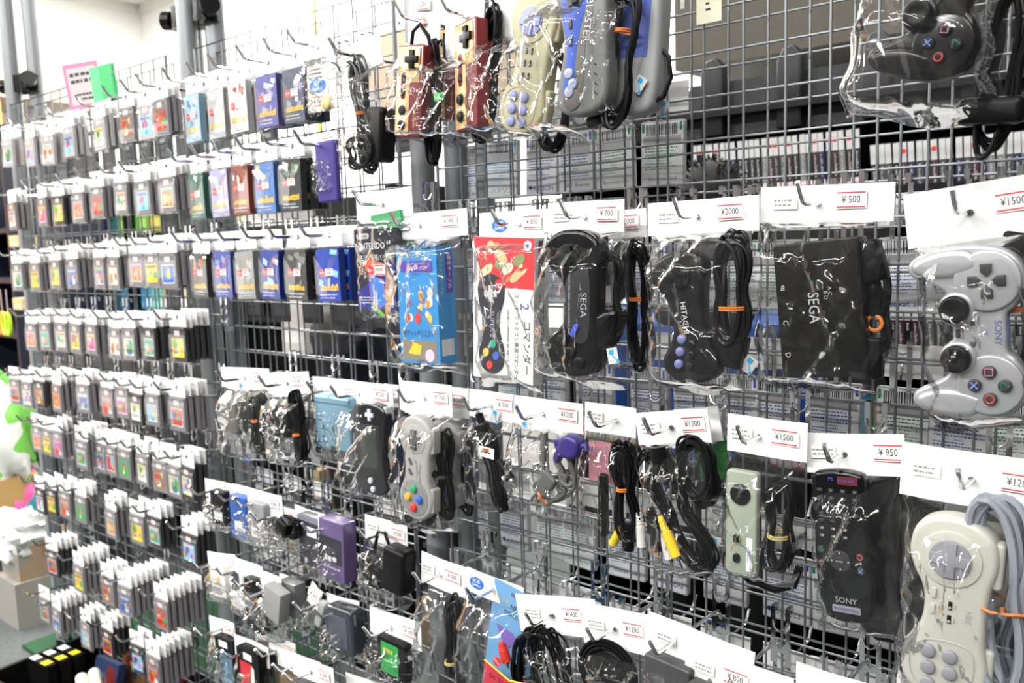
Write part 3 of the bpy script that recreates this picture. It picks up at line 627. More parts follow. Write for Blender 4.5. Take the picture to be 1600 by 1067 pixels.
p = pk('handheld_console', 'closed pale blue folding handheld console in bag on middle net', 'handheld console', (488, 588, 553, 594), h=.036, d=.095, bag=(516, 716), bulge=.02, seed=10)
LB = mat('pale_blue_metallic', (.24, .42, .55), .3, metal=.4)
g = G(); k = p.size((515, 622), (515, 703)); g.slab(rrect(k, k, .004), 0, .022, LB, r=.004, rb=.004); g.box(-k/2+.002, k/2-.002, k*.36, k*.385, .0205, .0223, K(.08, .14, .2)); g.slab(rrect(.02, .006, .0029, cx=.004, cy=-k*.44), .02, .0226, K(.03, .04, .06), r=.0003); c = part(p, 'handheld_console', g, (520, 662), .01)
BG = mat('black_translucent_plastic', (.014, .014, .017), .16, coat=.5)
p = pk('handheld_console', 'black wide handheld console hung sideways with white cross pad', 'handheld console', (532, 592, 613, 602), h=.038, d=.1, price='¥2200', note=True, bag=(577, 778), bulge=.034, seed=11, hookat=.38, wx=.003)
L = p.size((576, 632), (578, 770)); s = L/144
g = G(sc=s); g.slab(crom([(0, 36), (30, 38), (54, 41), (66, 36), (71, 22), (72, 5), (69, -18), (60, -32), (40, -38), (0, -41)], 5, True), 0, 22, BG, r=5, rb=8, k=4); g.slab(rrect(76, 56, 5, cy=1), 21.8, 22.4, K(.03, .03, .032, .12), r=.3); g.slab(rrect(58, 38, 1.5, cy=3), 22.2, 22.6, K(.05, .055, .05, .15), r=.1); g.text('GAME BOY ADVANCE', 0, -31, 22.6, 4.4, K(.5, .5, .55))
for sx in (-1, 1): g.slab(rrect(22, 7, 3, cx=sx*57, cy=37), 2, 18, K(.5, .5, .52, .3), r=2)
c = part(p, 'handheld_console', g, (576, 701), CW, .006)
a = G(-54*s, 9*s, 0, sc=s); a.slab(plus(9, 3.1), 22, 25, K(.62, .6, .66, .35), r=.6); a.build('directional_pad', c)
for x, y in ((49, 4), (62, 9)): a = G(x*s, y*s, 0, sc=s); a.disc(0, 0, 22, 25, 4.8, K(.62, .6, .68, .35), r=1); a.build('button', c, label='round pale action button')
for x, y in ((-50, -12), (-50, -20)): a = G(x*s, y*s, 0, sc=s); a.disc(0, 0, 22, 23.5, 2.2, K(.6, .6, .65, .35)); a.build('button', c, label='small pale start or select button')
p = pk('handheld_console', 'navy blue handheld half hidden between black console and grey controller', 'handheld console', (600, 599, 622, 602), h=.036, d=.05, price='¥1800', bag=(615, 782), bulge=.02, seed=12, hookat=-1, film=False, pu=.6)
mbox(p, 'handheld_console', (616, 712), .05, .12, .02, K(.02, .03, .13, .3), 0, 0, r=.006)
def sncase(x0, y0, x1, y1, label, ctr, Ltop, Lbot, d, seed, hk, pr, bagp, nm='game_controller', **k):
    p = pk(nm, label, 'game controller', (x0, y0, x1, y1), h=.044, d=d, price=pr, bag=bagp, bulge=.045, seed=seed, hookat=hk, wx=.004, **k)
    snes(p, ctr, p.size(Ltop, Lbot), CW+.07, .012); return p
p = sncase(624, 594, 706, 602, 'pale grey dogbone controller with four coloured buttons, nearest of the pair', (649, 732), (658, 658), (636, 806), .115, 13, .5, '¥1700', (680, 826))
cable(p, (690, 745), .05, .13, 6, .0023, BLACKM, 11, K(.06, .06, .06), -.005); mbox(p, 'connector_plug', (662, 805), .03, .022, .012, BLACKM, .004, .6, r=.003); plug(p, (667, 743), .03, .006, BLACKM, 1.3, .02, False, 'cord_grommet')
p = sncase(671, 600, 733, 607, 'second pale grey dogbone controller hanging behind the first one', (692, 728), (694, 655), (690, 795), .065, 14, -1, '¥1500', (720, 815), pu=.75)
cable(p, (722, 740), .045, .12, 6, .0021, BLACKM, 12, None, -.005)
p = pk('video_cable', 'black video cable with small white tag and orange tie in bag', 'cable', (734, 607, 803, 616), h=.038, d=.1, price='¥ 500', bag=(770, 796), bulge=.032, seed=15, hookat=.5)
cable(p, (768, 735), .034, .11, 5, .0026, BLACKM, 13, ORANGE, .006, lean=-.25, tie_v=.028); mbox(p, 'connector_plug', (754, 685), .022, .04, .012, BLACKM, .01, -.35, r=.003); plug(p, (749, 661), .032, .0055, BLACKM, 2.7, .01); plug(p, (785, 737), .034, .0065, BLACKM, -.7, .018)
g = G(); g.box(-.013, .013, -.007, .007, 0, .0006, WHITE); scribble(g, -.01, .01, -.003, .003, .0008, INK, 1, 5); part(p, 'paper_tag', g, (760, 707), .07, .024); tag_sticker(p, (773, 650), .006)
p = pk('link_cable', 'grey link cable with purple connector and orange tie in wrinkled bag', 'cable', (803, 617, 911, 631), h=.038, d=.1, price='¥1200', bag=(860, 806), bulge=.035, seed=16, hookat=.45, wx=.003)
PU = mat('indigo_plastic', (.04, .025, .17), .35)
g = G(); loops(g, 0, 0, .088, .035, 6, .0023, K(.11, .11, .1, .4), 14, .4, .003, .014, .3); part(p, 'cable', g, (857, 765), -.35, .004)
g = G(); loops(g, 0, 0, .034, .05, 3, .0023, K(.12, .12, .11, .4), 21, .6, .003, .012); part(p, 'cable_loop', g, (884, 735), -.35, .006)
g = G(); g.slab(crom([(-16, -6), (-14, 8), (-4, 17), (10, 16), (17, 6), (14, -8), (4, -14), (-8, -14)], 4), 0, 22, PU, r=5, rb=4); g.t(sc=.001)
g = G(sc=.001); g.slab(crom([(-15, -6), (-13, 8), (-4, 16), (10, 15), (16, 6), (13, -8), (4, -13), (-8, -13)], 4), 0, 20, PU, r=5, rb=4); g.slab([(-26, 4), (-12, 8), (-12, -10), (-18, -24), (-24, -22), (-22, -6)], 3, 14, PU, r=2); g.tube([(14, 4, 10), (22, 8, 10), (24, 2, 10)], 4, PU, 10); part(p, 'purple_connector', g, (886, 701), .1, .012)
mbox(p, 'junction_box', (851, 757), .022, .032, .011, K(.1, .105, .1), .012, .6, r=.003); plug(p, (846, 700), .045, .005, K(.14, .14, .13), .1, .006, True); g = G(); g.tube([(-.009, 0, .008), (0, .002, .016), (.009, 0, .008), (0, -.002, 0)], .003, ORANGE, 6, closed=True); part(p, 'cable_tie', g, (841, 780), .9, .008); tag_sticker(p, (822, 667), .006, -.5)
# ------------------------------------------------------------------ lower middle net
p = pk('handheld_console', 'small black handheld with white sticker, fourth row left of middle net', 'handheld console', (321, 747, 366, 757), h=.034, d=.1, price='¥1000', bag=(343, 825), bulge=.016, seed=20, hookat=.4)
g = G(); g.slab(rrect(.05, .066, .004), 0, .016, BLACKM, r=.003); g.box(-.014, .014, -.022, -.006, .016, .0163, WHITE); part(p, 'handheld_console', g, (341, 794))
p = pk('game_case', 'flat blue cartridge case with white sticker on middle net', 'game case', (364, 755, 425, 772), h=.034, d=.1, price='¥ 800', bag=(373, 842), bulge=.016, seed=21, hookat=.3, wx=-.006)
g = G(); g.slab(rrect(.052, .08, .004), 0, .016, K(.02, .09, .38, .3), r=.002); g.box(-.012, .012, -.026, -.008, .016, .0163, WHITE); part(p, 'case', g, (373, 808))
p = pk('game_case', 'light grey cartridge case with logo sticker, beside the blue case', 'game case', (386, 762, 440, 775), h=.04, d=.115, price='¥ 800', bag=(402, 848), bulge=.016, seed=22, hookat=.35, wx=-.004)
g = G(); g.slab(rrect(.05, .072, .003), 0, .016, K(.26, .26, .27, .4), r=.002); g.box(-.015, .014, -.026, -.009, .016, .0163, WHITE); scribble(g, -.012, .011, -.023, -.012, .0166, INK, 2, 4); g.poly([(-.004, .01), (.004, .01), (0, .018)], .0162, INK); scribble(g, -.014, .013, 0, .006, .0162, INK, 1, 4); part(p, 'case', g, (401, 817), .02)
p = pk('video_cable', 'coiled black cable in wrinkled bag, fourth row of middle net', 'cable', (412, 782, 470, 800), h=.034, d=.11, price='¥ 500', bag=(447, 853), bulge=.03, seed=23, hookat=.4)
cable(p, (447, 824), .062, .036, 8, .0028, BLACKM, 24, None, .004, .7); mbox(p, 'adapter_block', (438, 826), .03, .028, .018, BLACKM, .008, .3, r=.004)
p = pk('handheld_console', 'dark grey cased handheld between the coiled cable and purple box', 'handheld console', (460, 788, 512, 806), h=.036, d=.095, bag=(484, 885), bulge=.016, seed=24, hookat=.4)
g = G(); g.slab(rrect(.06, .088, .004), 0, .02, K(.035, .035, .045, .3), r=.003); g.box(-.005, .021, .01, .026, .02, .0204, WHITE); g.box(-.03, .03, .034, .043, .02, .0206, K(.2, .2, .25)); part(p, 'case', g, (484, 846))
p = pk('cassette_box', 'translucent purple plastic box with silver lettering on middle net', 'game case', (497, 801, 542, 815), h=.036, d=.115, price='¥ 950', bag=(521, 910), bulge=.022, seed=25, hookat=.35, wx=-.002)
VP = mat('violet_clear_plastic', (.11, .075, .19), .22, coat=.4)
g = G(); g.slab(rrect(.062, .1, .003), 0, .026, VP, r=.002); g.box(-.029, .026, -.02, .022, .026, .0264, K(.03, .03, .04, .3)); scribble(g, -.016, .02, -.02, -.006, .0268, K(.6, .6, .62), 1, 9, .6); scribble(g, -.02, .024, -.032, -.024, .0266, K(.55, .5, .6), 1, 6); part(p, 'box', g, (519, 860), .02, -.01)
p = pk('power_adapter', 'black chargers with looped cord in bag near the centre poles', 'charger', (571, 803, 637, 822), h=.038, d=.1, price='¥ 500', note=True, bag=(604, 942), bulge=.036, seed=26, hookat=.5)
mbox(p, 'adapter_block', (584, 895), .028, .052, .022, BLACKM, .004, .05, r=.005); mbox(p, 'adapter_block', (614, 893), .048, .07, .03, BLACKM, .008, .1, r=.006)
g = G(); g.tube([(-.022, -.03, .01), (-.022, 0, .012), (-.012, .028, .012), (.004, .03, .013), (.015, .012, .014), (.02, -.02, .014)], .0028, BLACKM, 8); part(p, 'power_cord', g, (598, 862), 0, .004)
p = pk('accessory_box', 'white boxed accessory, fifth row left of middle net', 'game box', (323, 861, 366, 867), h=.036, d=.1, price='¥ 500', bag=(343, 938), bulge=.02, seed=30, hookat=.4)
g = G(); g.slab(rrect(.05, .066, .004), 0, .018, K(.78, .76, .7), r=.001); g.poly([(-.005, .0), (.006, .012), (.008, -.002)], .0182, K(.7, .4, .1)); scribble(g, -.018, .01, .018, .024, .0182, INK, 1, 2); scribble(g, -.012, .014, -.022, -.01, .0182, INK, 2, 3); part(p, 'box', g, (341, 907), .03)
p = pk('pager_toy', 'white handheld toy with dark grey screen, fifth row of middle net', 'handheld toy', (362, 868, 410, 886), h=.034, d=.1, price='¥ 500', bag=(372, 955), bulge=.02, seed=31, hookat=.35, wx=-.003)
g = G(); g.slab(rrect(.044, .078, .01), 0, .016, K(.75, .75, .76), r=.004); g.slab(rrect(.028, .036, .004, cx=-.002, cy=.016), .0155, .0167, K(.05, .055, .065), r=.0003); part(p, 'toy', g, (370, 921))
p = pk('handheld_console', 'upright black slim device in bag beside the white toy', 'handheld console', (383, 882, 440, 903), h=.034, d=.12, price='¥ 500', bag=(397, 985), bulge=.02, seed=32, hookat=.4)
g = G(); g.slab(rrect(.052, .1, .006), 0, .016, BLACK, r=.003); g.slab(rrect(.03, .05, .004), .0155, .0163, K(.035, .04, .05), r=.0002); scribble(g, -.02, .0, .032, .037, .0166, K(.5, .1, .1), 1, 3); part(p, 'device', g, (396, 947))
p = pk('memory_card', 'pale grey memory pack box, right of the black slim device', 'memory card', (408, 897, 436, 909), h=.04, d=.13, price='¥ 500', bag=(424, 975), bulge=.02, seed=33, hookat=.5)
mbox(p, 'box', (425, 944), .048, .056, .022, K(.27, .27, .27), 0, .2, r=.001)
p = pk('memory_card', 'grey translucent box hanging behind pale grey memory pack', 'memory card', (437, 895, 463, 905), h=.036, d=.09, price='¥ 500', bag=(452, 972), bulge=.02, seed=34, hookat=.3)
mbox(p, 'box', (450, 936), .046, .06, .024, K(.17, .17, .175, .25), 0, 0, r=.001)
p = pk('empty_bag', 'narrow turned plastic bag with white header, seen nearly edge on', 'packet', (487, 908, 504, 925), h=.04, d=.12, bag=(497, 996), bulge=.02, seed=35, hookat=.9, price='¥ 300', pu=.5)
mbox(p, 'small_part', (499, 960), .016, .05, .01, K(.35, .35, .35, .2), 0, 0)
p = pk('handheld_console', 'dark translucent handheld screen box in bag, fifth row of middle net', 'handheld console', (509, 926, 560, 940), h=.04, d=.11, price='¥1000', note=True, bag=(535, 1022), bulge=.034, seed=36)
g = G(); g.slab(rrect(.07, .078, .012), 0, .03, K(.03, .035, .045, .12, coat=.6), r=.006, rb=.005); g.slab(rrect(.046, .05, .003), .0295, .031, K(.07, .075, .1, .12), r=.0004); part(p, 'device', g, (530, 986), .03)
p = pk('game_cartridge_bag', 'green labelled black cartridge in large crumpled bag near centre pole', 'game cartridge', (577, 945, 657, 974), h=.044, d=.12, price='¥ 500', bag=(615, 1062), bulge=.032, seed=37, hookat=.45)
g = G(); g.slab(rrect(.064, .062, .004), 0, .014, BLACKM, r=.002); c = part(p, 'cartridge', g, (612, 1030), .05); g = G(); g.box(-.022, .016, -.024, .024, .014, .0144, K(.01, .33, .06)); scribble(g, -.016, .008, .008, .016, .0147, K(.75, .65, .05), 1, 3, .8); g.quad(-.02, .014, -.004, -.0033, .0147, WHITE); scribble(g, -.018, .012, -.002, .006, .0147, K(.05, .15, .03), 1, 1); g.build('label', c)
p = pk('game_case', 'black case with blue patterned picture, lowest row left of middle net', 'game case', (327, 961, 366, 974), h=.036, d=.12, price='¥ 500', bag=(352, 1085), bulge=.02, seed=38, hookat=.5)
g = G(); g.box(-.03, .03, -.06, .06, 0, .016, BLACKM); art(g, -.018, .024, -.05, .034, .0162, [K(.09, .17, .24), K(.2, .33, .42), K(.05, .1, .15), K(.3, .4, .45)], 3, 14); g.box(-.016, .012, .042, .054, .016, .0164, WHITE); part(p, 'case', g, (354, 1045), .02)
p = pk('game_case', 'black case with red and white picture, lowest row of middle net', 'game case', (367, 990, 420, 1012), h=.038, d=.13, price='¥ 500', bag=(385, 1105), bulge=.02, seed=39, hookat=.45)
g = G(); g.box(-.034, .034, -.06, .06, 0, .02, BLACKM); g.poly([(-.024, -.055), (.02, -.055), (.02, .03), (.012, .037), (-.024, .037)], .0203, K(.6, .03, .05)); g.poly([(0, -.055), (.02, -.055), (.02, .03), (.012, .034)], .0206, K(.75, .74, .7)); g.poly([(.001, -.02), (.007, -.02), (.007, .005), (.001, .005)], .0208, INK); g.box(-.012, .014, .042, .054, .02, .0204, WHITE); part(p, 'case', g, (390, 1066), .03)
for i, (hd, l, at, c, dd) in enumerate((((420, 990, 462, 1006), 'grey boxed item under narrow white header at lower edge', (440, 1075), (.1, .09, .07), .1), ((398, 989, 420, 995), 'small white tag header behind the red cased game', (410, 1030), (.05, .05, .05), .07),
    ((432, 1008, 500, 1036), 'brown boxed item with overlapping headers at lower edge', (452, 1085), (.14, .1, .05), .115), ((455, 1021, 520, 1045), 'dark boxed item under long header at lower edge, left of centre', (480, 1095), (.04, .04, .04), .13), ((540, 1050, 612, 1073), 'last white header at the bottom edge before the centre pole', (580, 1110), (.05, .05, .05), .1))):
    p = pk('game_case', l, 'game case', hd, h=.036, d=dd, price='¥ 500', seed=40+i, hookat=.5); mbox(p, 'case', at, .05, .06, .016, K(*c), 0, 0)
# ------------------------------------------------------------------ right net, top row
OH = dict(hookat=.5)
DKG = K(.05, .05, .052, .4)
p = pk('game_controller', 'maroon and gold slim rectangular controller, leftmost and most upright of three', 'game controller', (640, -16, 690, -24), h=.09, d=.12, price=None, bag=(648, 222), bulge=.035, seed=50, wx=.022, yaw=0)
famicom(p, (640, 143), p.size((638, 72), (640, 211)), CW+.03, .012, .0)
cable(p, (672, 165), .03, .16, 6, .0022, BLACKM, 31, None, 0, .4); g = G(); g.tube([(-.02, 0, .005), (-.012, .02, .01), (.003, .027, .012), (.017, .012, .01), (.024, -.02, .006)], .0026, BLACKM, 8); part(p, 'cord_loop', g, (652, 72), 0, .004)
mbox(p, 'connector_plug', (683, 152), .014, .012, .01, K(.05, .5, .12), .015, 0)
g = G(); g.box(-.014, .014, -.008, .008, 0, .0004, WHITE); g.quad(-.012, .012, .006, .0072, .0006, RED); g.quad(-.012, .012, -.0072, -.006, .0006, RED); g.text('1250', 0, 0, .0006, .009, INK); g.disc(.001, -.022, 0, .0008, .006, K(.85, .25, .2)); part(p, 'price_sticker', g, (660, 6), 0, .004)
p = pk('game_controller', 'maroon and gold controller half hidden behind the other two', 'game controller', (668, -16, 712, -24), h=.08, d=.06, bag=(692, 200), bulge=.03, seed=51, hookat=-1)
famicom(p, (690, 117), p.size((690, 48), (692, 188)), CW-.02, .0, .3)
p = pk('game_controller', 'maroon and gold controller turned sideways showing its thick edge', 'game controller', (700, -34, 760, -44), h=.1, d=.115, bag=(742, 226), bulge=.05, seed=52, wx=.022)
famicom(p, (733, 118), p.size((730, 38), (738, 203)), CW-.1, .012, -.32)
cable(p, (757, 120), .04, .17, 7, .0025, BLACKM, 33, ORANGE, .0, .4, lean=.1)
BE = mat('aged_beige_plastic', (.46, .43, .27), .42); LV = K(.3, .32, .58, .4)
p = pk('game_controller', 'beige controller with round lavender pad and six lavender buttons', 'game controller', (775, -60, 880, -72), h=.09, d=.115, bag=(812, 222), bulge=.05, seed=53, wx=.012)
pcfx(p, (822, 99), p.size((826, -12), (820, 208))*.98, CW+.10, .012, BE, LV, 3)
cable(p, (862, 160), .05, .11, 4, .0032, BLACKM, 34, None, 0, .7)
GBL = mat('grey_blaster_plastic', (.16, .168, .165), .42); BL = K(.03, .09, .5, .35)
p = pk('game_controller', 'grey and royal blue controller with white lettering', 'game controller', (870, -90, 955, -100), h=.06, d=.125, bag=(930, 222), bulge=.055, seed=54, wx=.015)
L = p.size((893, -45), (905, 182)); s = L/160
g = G(sc=s); g.slab(crom([(0, 36), (50, 36), (72, 28), (80, 6), (77, -22), (62, -33), (40, -30), (0, -22)], 5, True), -4, 20, GBL, r=6, rb=6, k=4)
g.slab(crom([(-70, 0), (-62, 14), (-44, 18), (-20, 6), (20, -4), (60, -8), (66, -16), (54, -22), (20, -17), (0, -16), (-30, -22), (-55, -20), (-68, -12)], 4), 19, 20.6, BL, r=.6)
g.slab(crom([(-30, 20), (0, 10), (46, 6), (66, 0), (70, -10), (60, -20), (40, -14), (0, -6), (-30, 4)], 4), 19.4, 20.4, K(.12, .115, .09, .45), r=.3)
g.text('BLASTER', -18, 13, 20.9, 13, K(.72, .72, .76), rot=-.16, sx=.9)
for i in range(4): g.tube([(28+i*10, 20, 20), (34+i*10, 27, 18.5)], 1, BLACKM, 5)
c = part(p, 'controller', g, (905, 62), CW-.14, .012)
a = G(-50*s, -2*s, 0, sc=s); a.disc(0, 0, 19, 21.5, 15, K(.1, .11, .1), n=30); a.slab(plus(12, 4), 21, 25, DKG, r=.8); a.build('directional_pad', c)
a = G(62*s, -10*s, 0, sc=s); a.disc(0, 0, 20, 21.4, 12, K(.1, .09, .085), n=28); a.build('turbo_dial', c)
for i, x in enumerate((34, 46, 54)): a = G(x*s, (-8 if i % 2 else -13)*s, 0, sc=s); a.disc(0, 0, 20, 23, 6, K(.4, .45, .6, .2), n=22); a.build('button', c, label='clear round button')
for x in (-18, 0): a = G(x*s, -10*s, 0, sc=s); a.slab(rrect(12, 4.5, 2), 20, 22, DKG, r=.6); a.build('button', c, label='oblong grey button')
p = pk('game_controller', 'light grey controller back with knotted black cord and orange tie', 'game controller', (945, -100, 1030, -108), h=.06, d=.105, bag=(985, 196), bulge=.05, seed=55, wx=.012)
g = G(); g.slab(crom([(-.028, .07), (.012, .075), (.026, .05), (.03, 0), (.03, -.055), (.02, -.078), (-.015, -.08), (-.03, -.06), (-.032, 0)], 4), -.012, .016, K(.34, .35, .35, .4), r=.007, rb=.006); g.box(-.02, .018, -.02, .05, .016, .0165, K(.1, .15, .5)); part(p, 'controller', g, (992, 60), -.05, 0)
cable(p, (966, 90), .052, .15, 4, .0033, BLACKM, 35, ORANGE, .022, .3, tie_v=.028); mbox(p, 'connector_plug', (932, 186), .03, .012, .011, BLACKM, .02, -.4); g = G(); g.tube([(-.01, .03, 0), (.006, .018, 0), (.012, -.004, 0), (.006, -.024, 0), (-.01, -.032, 0)], .0026, BLACKM, 8); part(p, 'cord_loop', g, (1032, 115), 0, .004)
tag_sticker(p, (998, 132), .02, .5); tag_sticker(p, (1034, 168), -.02, .5)
g = G(); g.box(-.016, .016, -.02, .02, 0, .0008, K(.78, .74, .58)); scribble(g, -.004, .004, -.008, .012, .001, INK, 3, 2, fill=.3)
o = g.build('price_tag', None, True, loc=W(1108, 8, .006)); o['label'] = 'small cream paper tag taped to wires at upper right'; o['category'] = 'tag'
BK2 = mat('smoky_black_plastic', (.007, .007, .008), .2, spec=.3, coat=.1)
p = pk('game_controller', 'black twin stick controller in crumpled bag at top right corner', 'game controller', (1410, -210, 1600, -235), h=.05, d=.15, bag=(1500, 196), bulge=.055, seed=57, wx=.015)
dualshock(p, (1469, -16), p.size((1469, -157), (1469, 125), .03), CW+.05, .012, BK2, BK2, BLACKM, text=False)
mbox(p, 'connector_plug', (1545, 172), .05, .022, .02, BLACKM, -.005, -.1, r=.006); cable(p, (1560, 110), .045, .14, 5, .0034, BLACKM, 37, None, -.015, .6)
# ------------------------------------------------------------------ right net, eye level row
p = pk('link_cable_box', 'light blue boxed game link cable with window in clear bag', 'game box', (608, 337, 729, 325), h=.036, d=.1, price='¥1400', note=True, bag=(690, 582), bulge=.034, seed=60, hookat=.42, wx=.004, rise=9)
SB = K(.04, .27, .62, .35); wb = p.size((622, 470), (683, 470), .02); hb = p.size((650, 385), (656, 568), .02)
g = G(); A, B = wb/2, hb/2; D = .034
g.box(-A, A, -B, B, 0, D, SB); w = D+.0002
g.slab(rrect(.008, .003, .0014, cx=-A+.006, cy=B-.008), D, w, K(.8, .2, .2), r=.0001); g.text('ピカチュウケーブル', 0, B-.0135, w+.0002, .0085, K(.85, .6, .03), sx=.72)
g.slab(rrect(wb*.8, .015, .002, cx=0, cy=B-.028), D, D+.0006, K(.1, .05, .35), r=.0001); g.text('ゲームボーイシリーズ専用', 0, B-.0245, D+.0009, .0033, WHITE, sx=.9); g.text('通信ケーブル', 0, B-.031, D+.0009, .006, WHITE, sx=1.)
g.text('GAME BOY', 0, B-.039, w, .0045, K(.1, .05, .35)); g.text('ポケットモンスター', 0, -B+.042, w+.0012, .0115, K(.03, .01, .1), sx=.6)
r = random.Random(4)
for i in range(15):
    x = r.uniform(-A*.75, A*.75); y = r.uniform(-B+.06, B-.056); R = r.uniform(.003, .0065); c_ = (K(.8, .8, .78), K(.75, .3, .04), K(.8, .55, .05), K(.3, .1, .35), K(.65, .05, .05), K(.85, .6, .45))[i % 6]
    g.poly([(x+R*math.cos(j*pi/3+i), y+R*1.4*math.sin(j*pi/3+i)) for j in range(6)], w+.00004*i, c_)
g.quad(-A*.9, A*.85, -B+.004, -B+.033, w, K(.25, .22, .16)); g.poly([(-A*.6, -B+.014), (-A*.3, -B+.03), (A*.1, -B+.026), (0, -B+.012)], w+.0002, K(.85, .6, .03)); g.disc(A*.5, -B+.012, D, D+.001, .009, K(.75, .6, .8))
# printed side
g.F.append(tuple(len(g.V)+i for i in range(4))); g.V += [g.pt(A+.0002, -B+.035, D-.004), g.pt(A+.0002, -B+.035, .006), g.pt(A+.0002, -B+.012, .006), g.pt(A+.0002, -B+.012, D-.004)]; g.mats.append(K(.7, .7, .72)); g.M.append(len(g.mats)-1)
def sidetext(g, t, X, v, wc, size, m, rot=-pi/2):
    V, F = text_geo(t); n = len(g.V); c, k = math.cos(rot), math.sin(rot)
    for q in V: a, b = q.x*size, q.y*size; g.V.append(g.pt(X, v+a*k+b*c, wc-(a*c-b*k)))
    if m not in g.mats: g.mats.append(m)
    g.F += [tuple(n+i for i in f) for f in F]; g.M += [g.mats.index(m)]*len(F)
g.box(A, A+.0003, B-.065, B-.008, .004, .017, K(.1, .05, .35)); sidetext(g, '通信ケーブル', A+.0006, B-.036, .0105, .008, WHITE); sidetext(g, 'ピカチュウケーブル', A+.0006, B-.04, .026, .0062, K(.85, .6, .03))
g.box(-.02, .02, B, B+.014, .004, .006, SB); c = part(p, 'box', g, (655, 477), .015, -.012, True)
p = pk('controller_box', 'white and red boxed controller lying upright with sample sticker header', 'game box', (748, 333, 856, 326), h=.036, d=.1, price='¥ 850', bag=(800, 604), bulge=.028, seed=61, hookat=.62, sample=-.02, wx=.006, rise=12)
wb = p.size((738, 470), (832, 470), .02); hb = p.size((790, 372), (785, 596), .02); A, B = wb/2, hb/2; D = .03; s = hb/170
g = G(sc=s); a_ = A/s; g.box(-a_, a_, -85, 85, 0, D/s, K(.8, .79, .76)); w = D/s+.15
g.poly([(-a_*.75, 26), (a_, 26), (a_, 85), (-a_, 85)], w, K(.75, .04, .05)); r = random.Random(8)
for i in range(16):
    x = r.uniform(-a_*.7, a_*.6); y = r.uniform(34, 78); R = r.uniform(5, 11); c_ = (K(.75, .5, .25), K(.45, .25, .1), K(.8, .65, .4), K(.25, .3, .12), K(.8, .7, .5))[i % 5]
    g.poly([(max(-a_, min(a_, x+R*math.cos(j*pi/4))), min(84, y+R*.8*math.sin(j*pi/4+i))) for j in range(8)], w+.1+.03*i, c_)
g.disc(a_-9, 76, w, w+1, 6, K(.7, .7, .68)); g.poly([(a_-9+3*math.cos(t), 76+3*math.sin(t)) for t in (.5, 2, 3.5, 5)], w+1.2, K(.1, .2, .5))
g.t(-a_*.38*s, -18*s, 0, 0, s)
g.slab(crom([(20, 30), (19, 50), (0, 60), (-19, 50), (-20, 30), (-15, 12), (-14, -12), (-19, -34), (-14, -54), (4, -60), (19, -50), (21, -30), (14, -8), (14, 12)], 4), w, w+1.2, K(.03, .03, .04, .4), r=.4)
g.slab([(x, y+36) for x, y in plus(10, 3.5)], w+1, w+1.8, K(.55, .55, .58), r=.2)
for x, y, cc in ((4, -24, (.02, .4, .25)), (-7, -35, (.75, .55, .03)), (9, -38, (.05, .15, .6)), (-1, -50, (.75, .05, .05))): g.disc(x, y, w+1, w+2.2, 5, K(*cc))
g.text('SUPER 2', 3, 0, w+2, 9, K(.5, .52, .6), rot=-pi/2); g.text('HORI', 12, 8, w+2, 5, K(.5, .5, .55), rot=-pi/2)
g.t(0, 0, 0, 0, s); g.text('スーパーファミコン専用コマンダー', a_*.45, -30, w+.2, 7.5, INK, rot=-pi/2, sx=.85); g.text('コマンダー', a_*.78, -42, w+.2, 13, INK, rot=-pi/2); g.text('HORI COMMANDER HSJ-17', a_*.18, -30, w+.2, 5, INK, rot=-pi/2); g.text('2', a_*.7, 6, w+.3, 18, K(.1, .12, .4), rot=-pi/2)
g.poly([(a_*.35+6*math.cos(t*pi/9)-a_*.45, 30+6*math.sin(t*pi/9)) for t in range(18)], w+1.5, NEWR); g.text('NEW', -a_*.1, 30, w+1.7, 4, WHITE)
X = a_+.15; g.box(a_, X, -84, -64, 1, 9, K(.03, .07, .35)); sidetext(g, 'コマンダー', X+.1, -10, D/s*.5, 13, INK); g.box(a_, X, 40, 82, 8, 20, K(.05, .05, .06)); sidetext(g, '2', X+.2, -50, D/s*.5, 16, K(.1, .12, .4))
part(p, 'box', g, (786, 484), .05, -.012, True)
SG = mat('glossy_black_shell', (.007, .007, .008), .14, spec=.3, coat=.2)
p = pk('game_controller', 'glossy black curved controller with blue start button and clear bag', 'game controller', (856, 317, 975, 311), h=.037, d=.115, price='¥ 700', bag=(925, 600), bulge=.05, seed=62, hookat=.52, note=True, wx=.006)
L = p.size((893, 368), (885, 583)); s = L/150
g = G(sc=s); g.slab(crom([(0, 30), (30, 31), (54, 34), (70, 26), (77, 6), (75, -18), (64, -34), (50, -38), (36, -30), (22, -14), (0, -10)], 5, True), -4, 19, SG, r=5, rb=5, k=4)
g.slab(crom([(0, 24), (34, 22), (40, 8), (24, -6), (0, -6)], 4, True), 18.8, 20, K(.03, .03, .035, .3), r=.5); g.text('SEGA', 0, 16, 20.3, 11, K(.4, .41, .43)); g.text('COMPUTER VIDEO GAME CONTROL PAD', 0, -2, 20.3, 3.4, K(.5, .5, .5))
c = part(p, 'controller', g, (893, 475), CW+.02, .01)
a = G(-48*s, -2*s, 0, sc=s); a.disc(0, 0, 18, 22, 15, BLACKM, n=30); a.slab(plus(13, 4.5), 21, 25, BLACKM, r=.8); a.build('directional_pad', c)
for x, y in ((38, -10), (50, 0), (60, 12)): a = G(x*s, y*s, 0, sc=s); a.disc(0, 0, 18, 23, 6.5, BLACKM, n=24, dome=.8); a.build('button', c, label='round black button')
a = G(27*s, 6*s, 0, -.5, s); a.slab(rrect(15, 6, 2.8), 19.5, 22.5, K(.06, .1, .6, .3), r=.8); a.build('button', c, label='blue start button'); tag_sticker(p, (957, 556), .035, -.2)
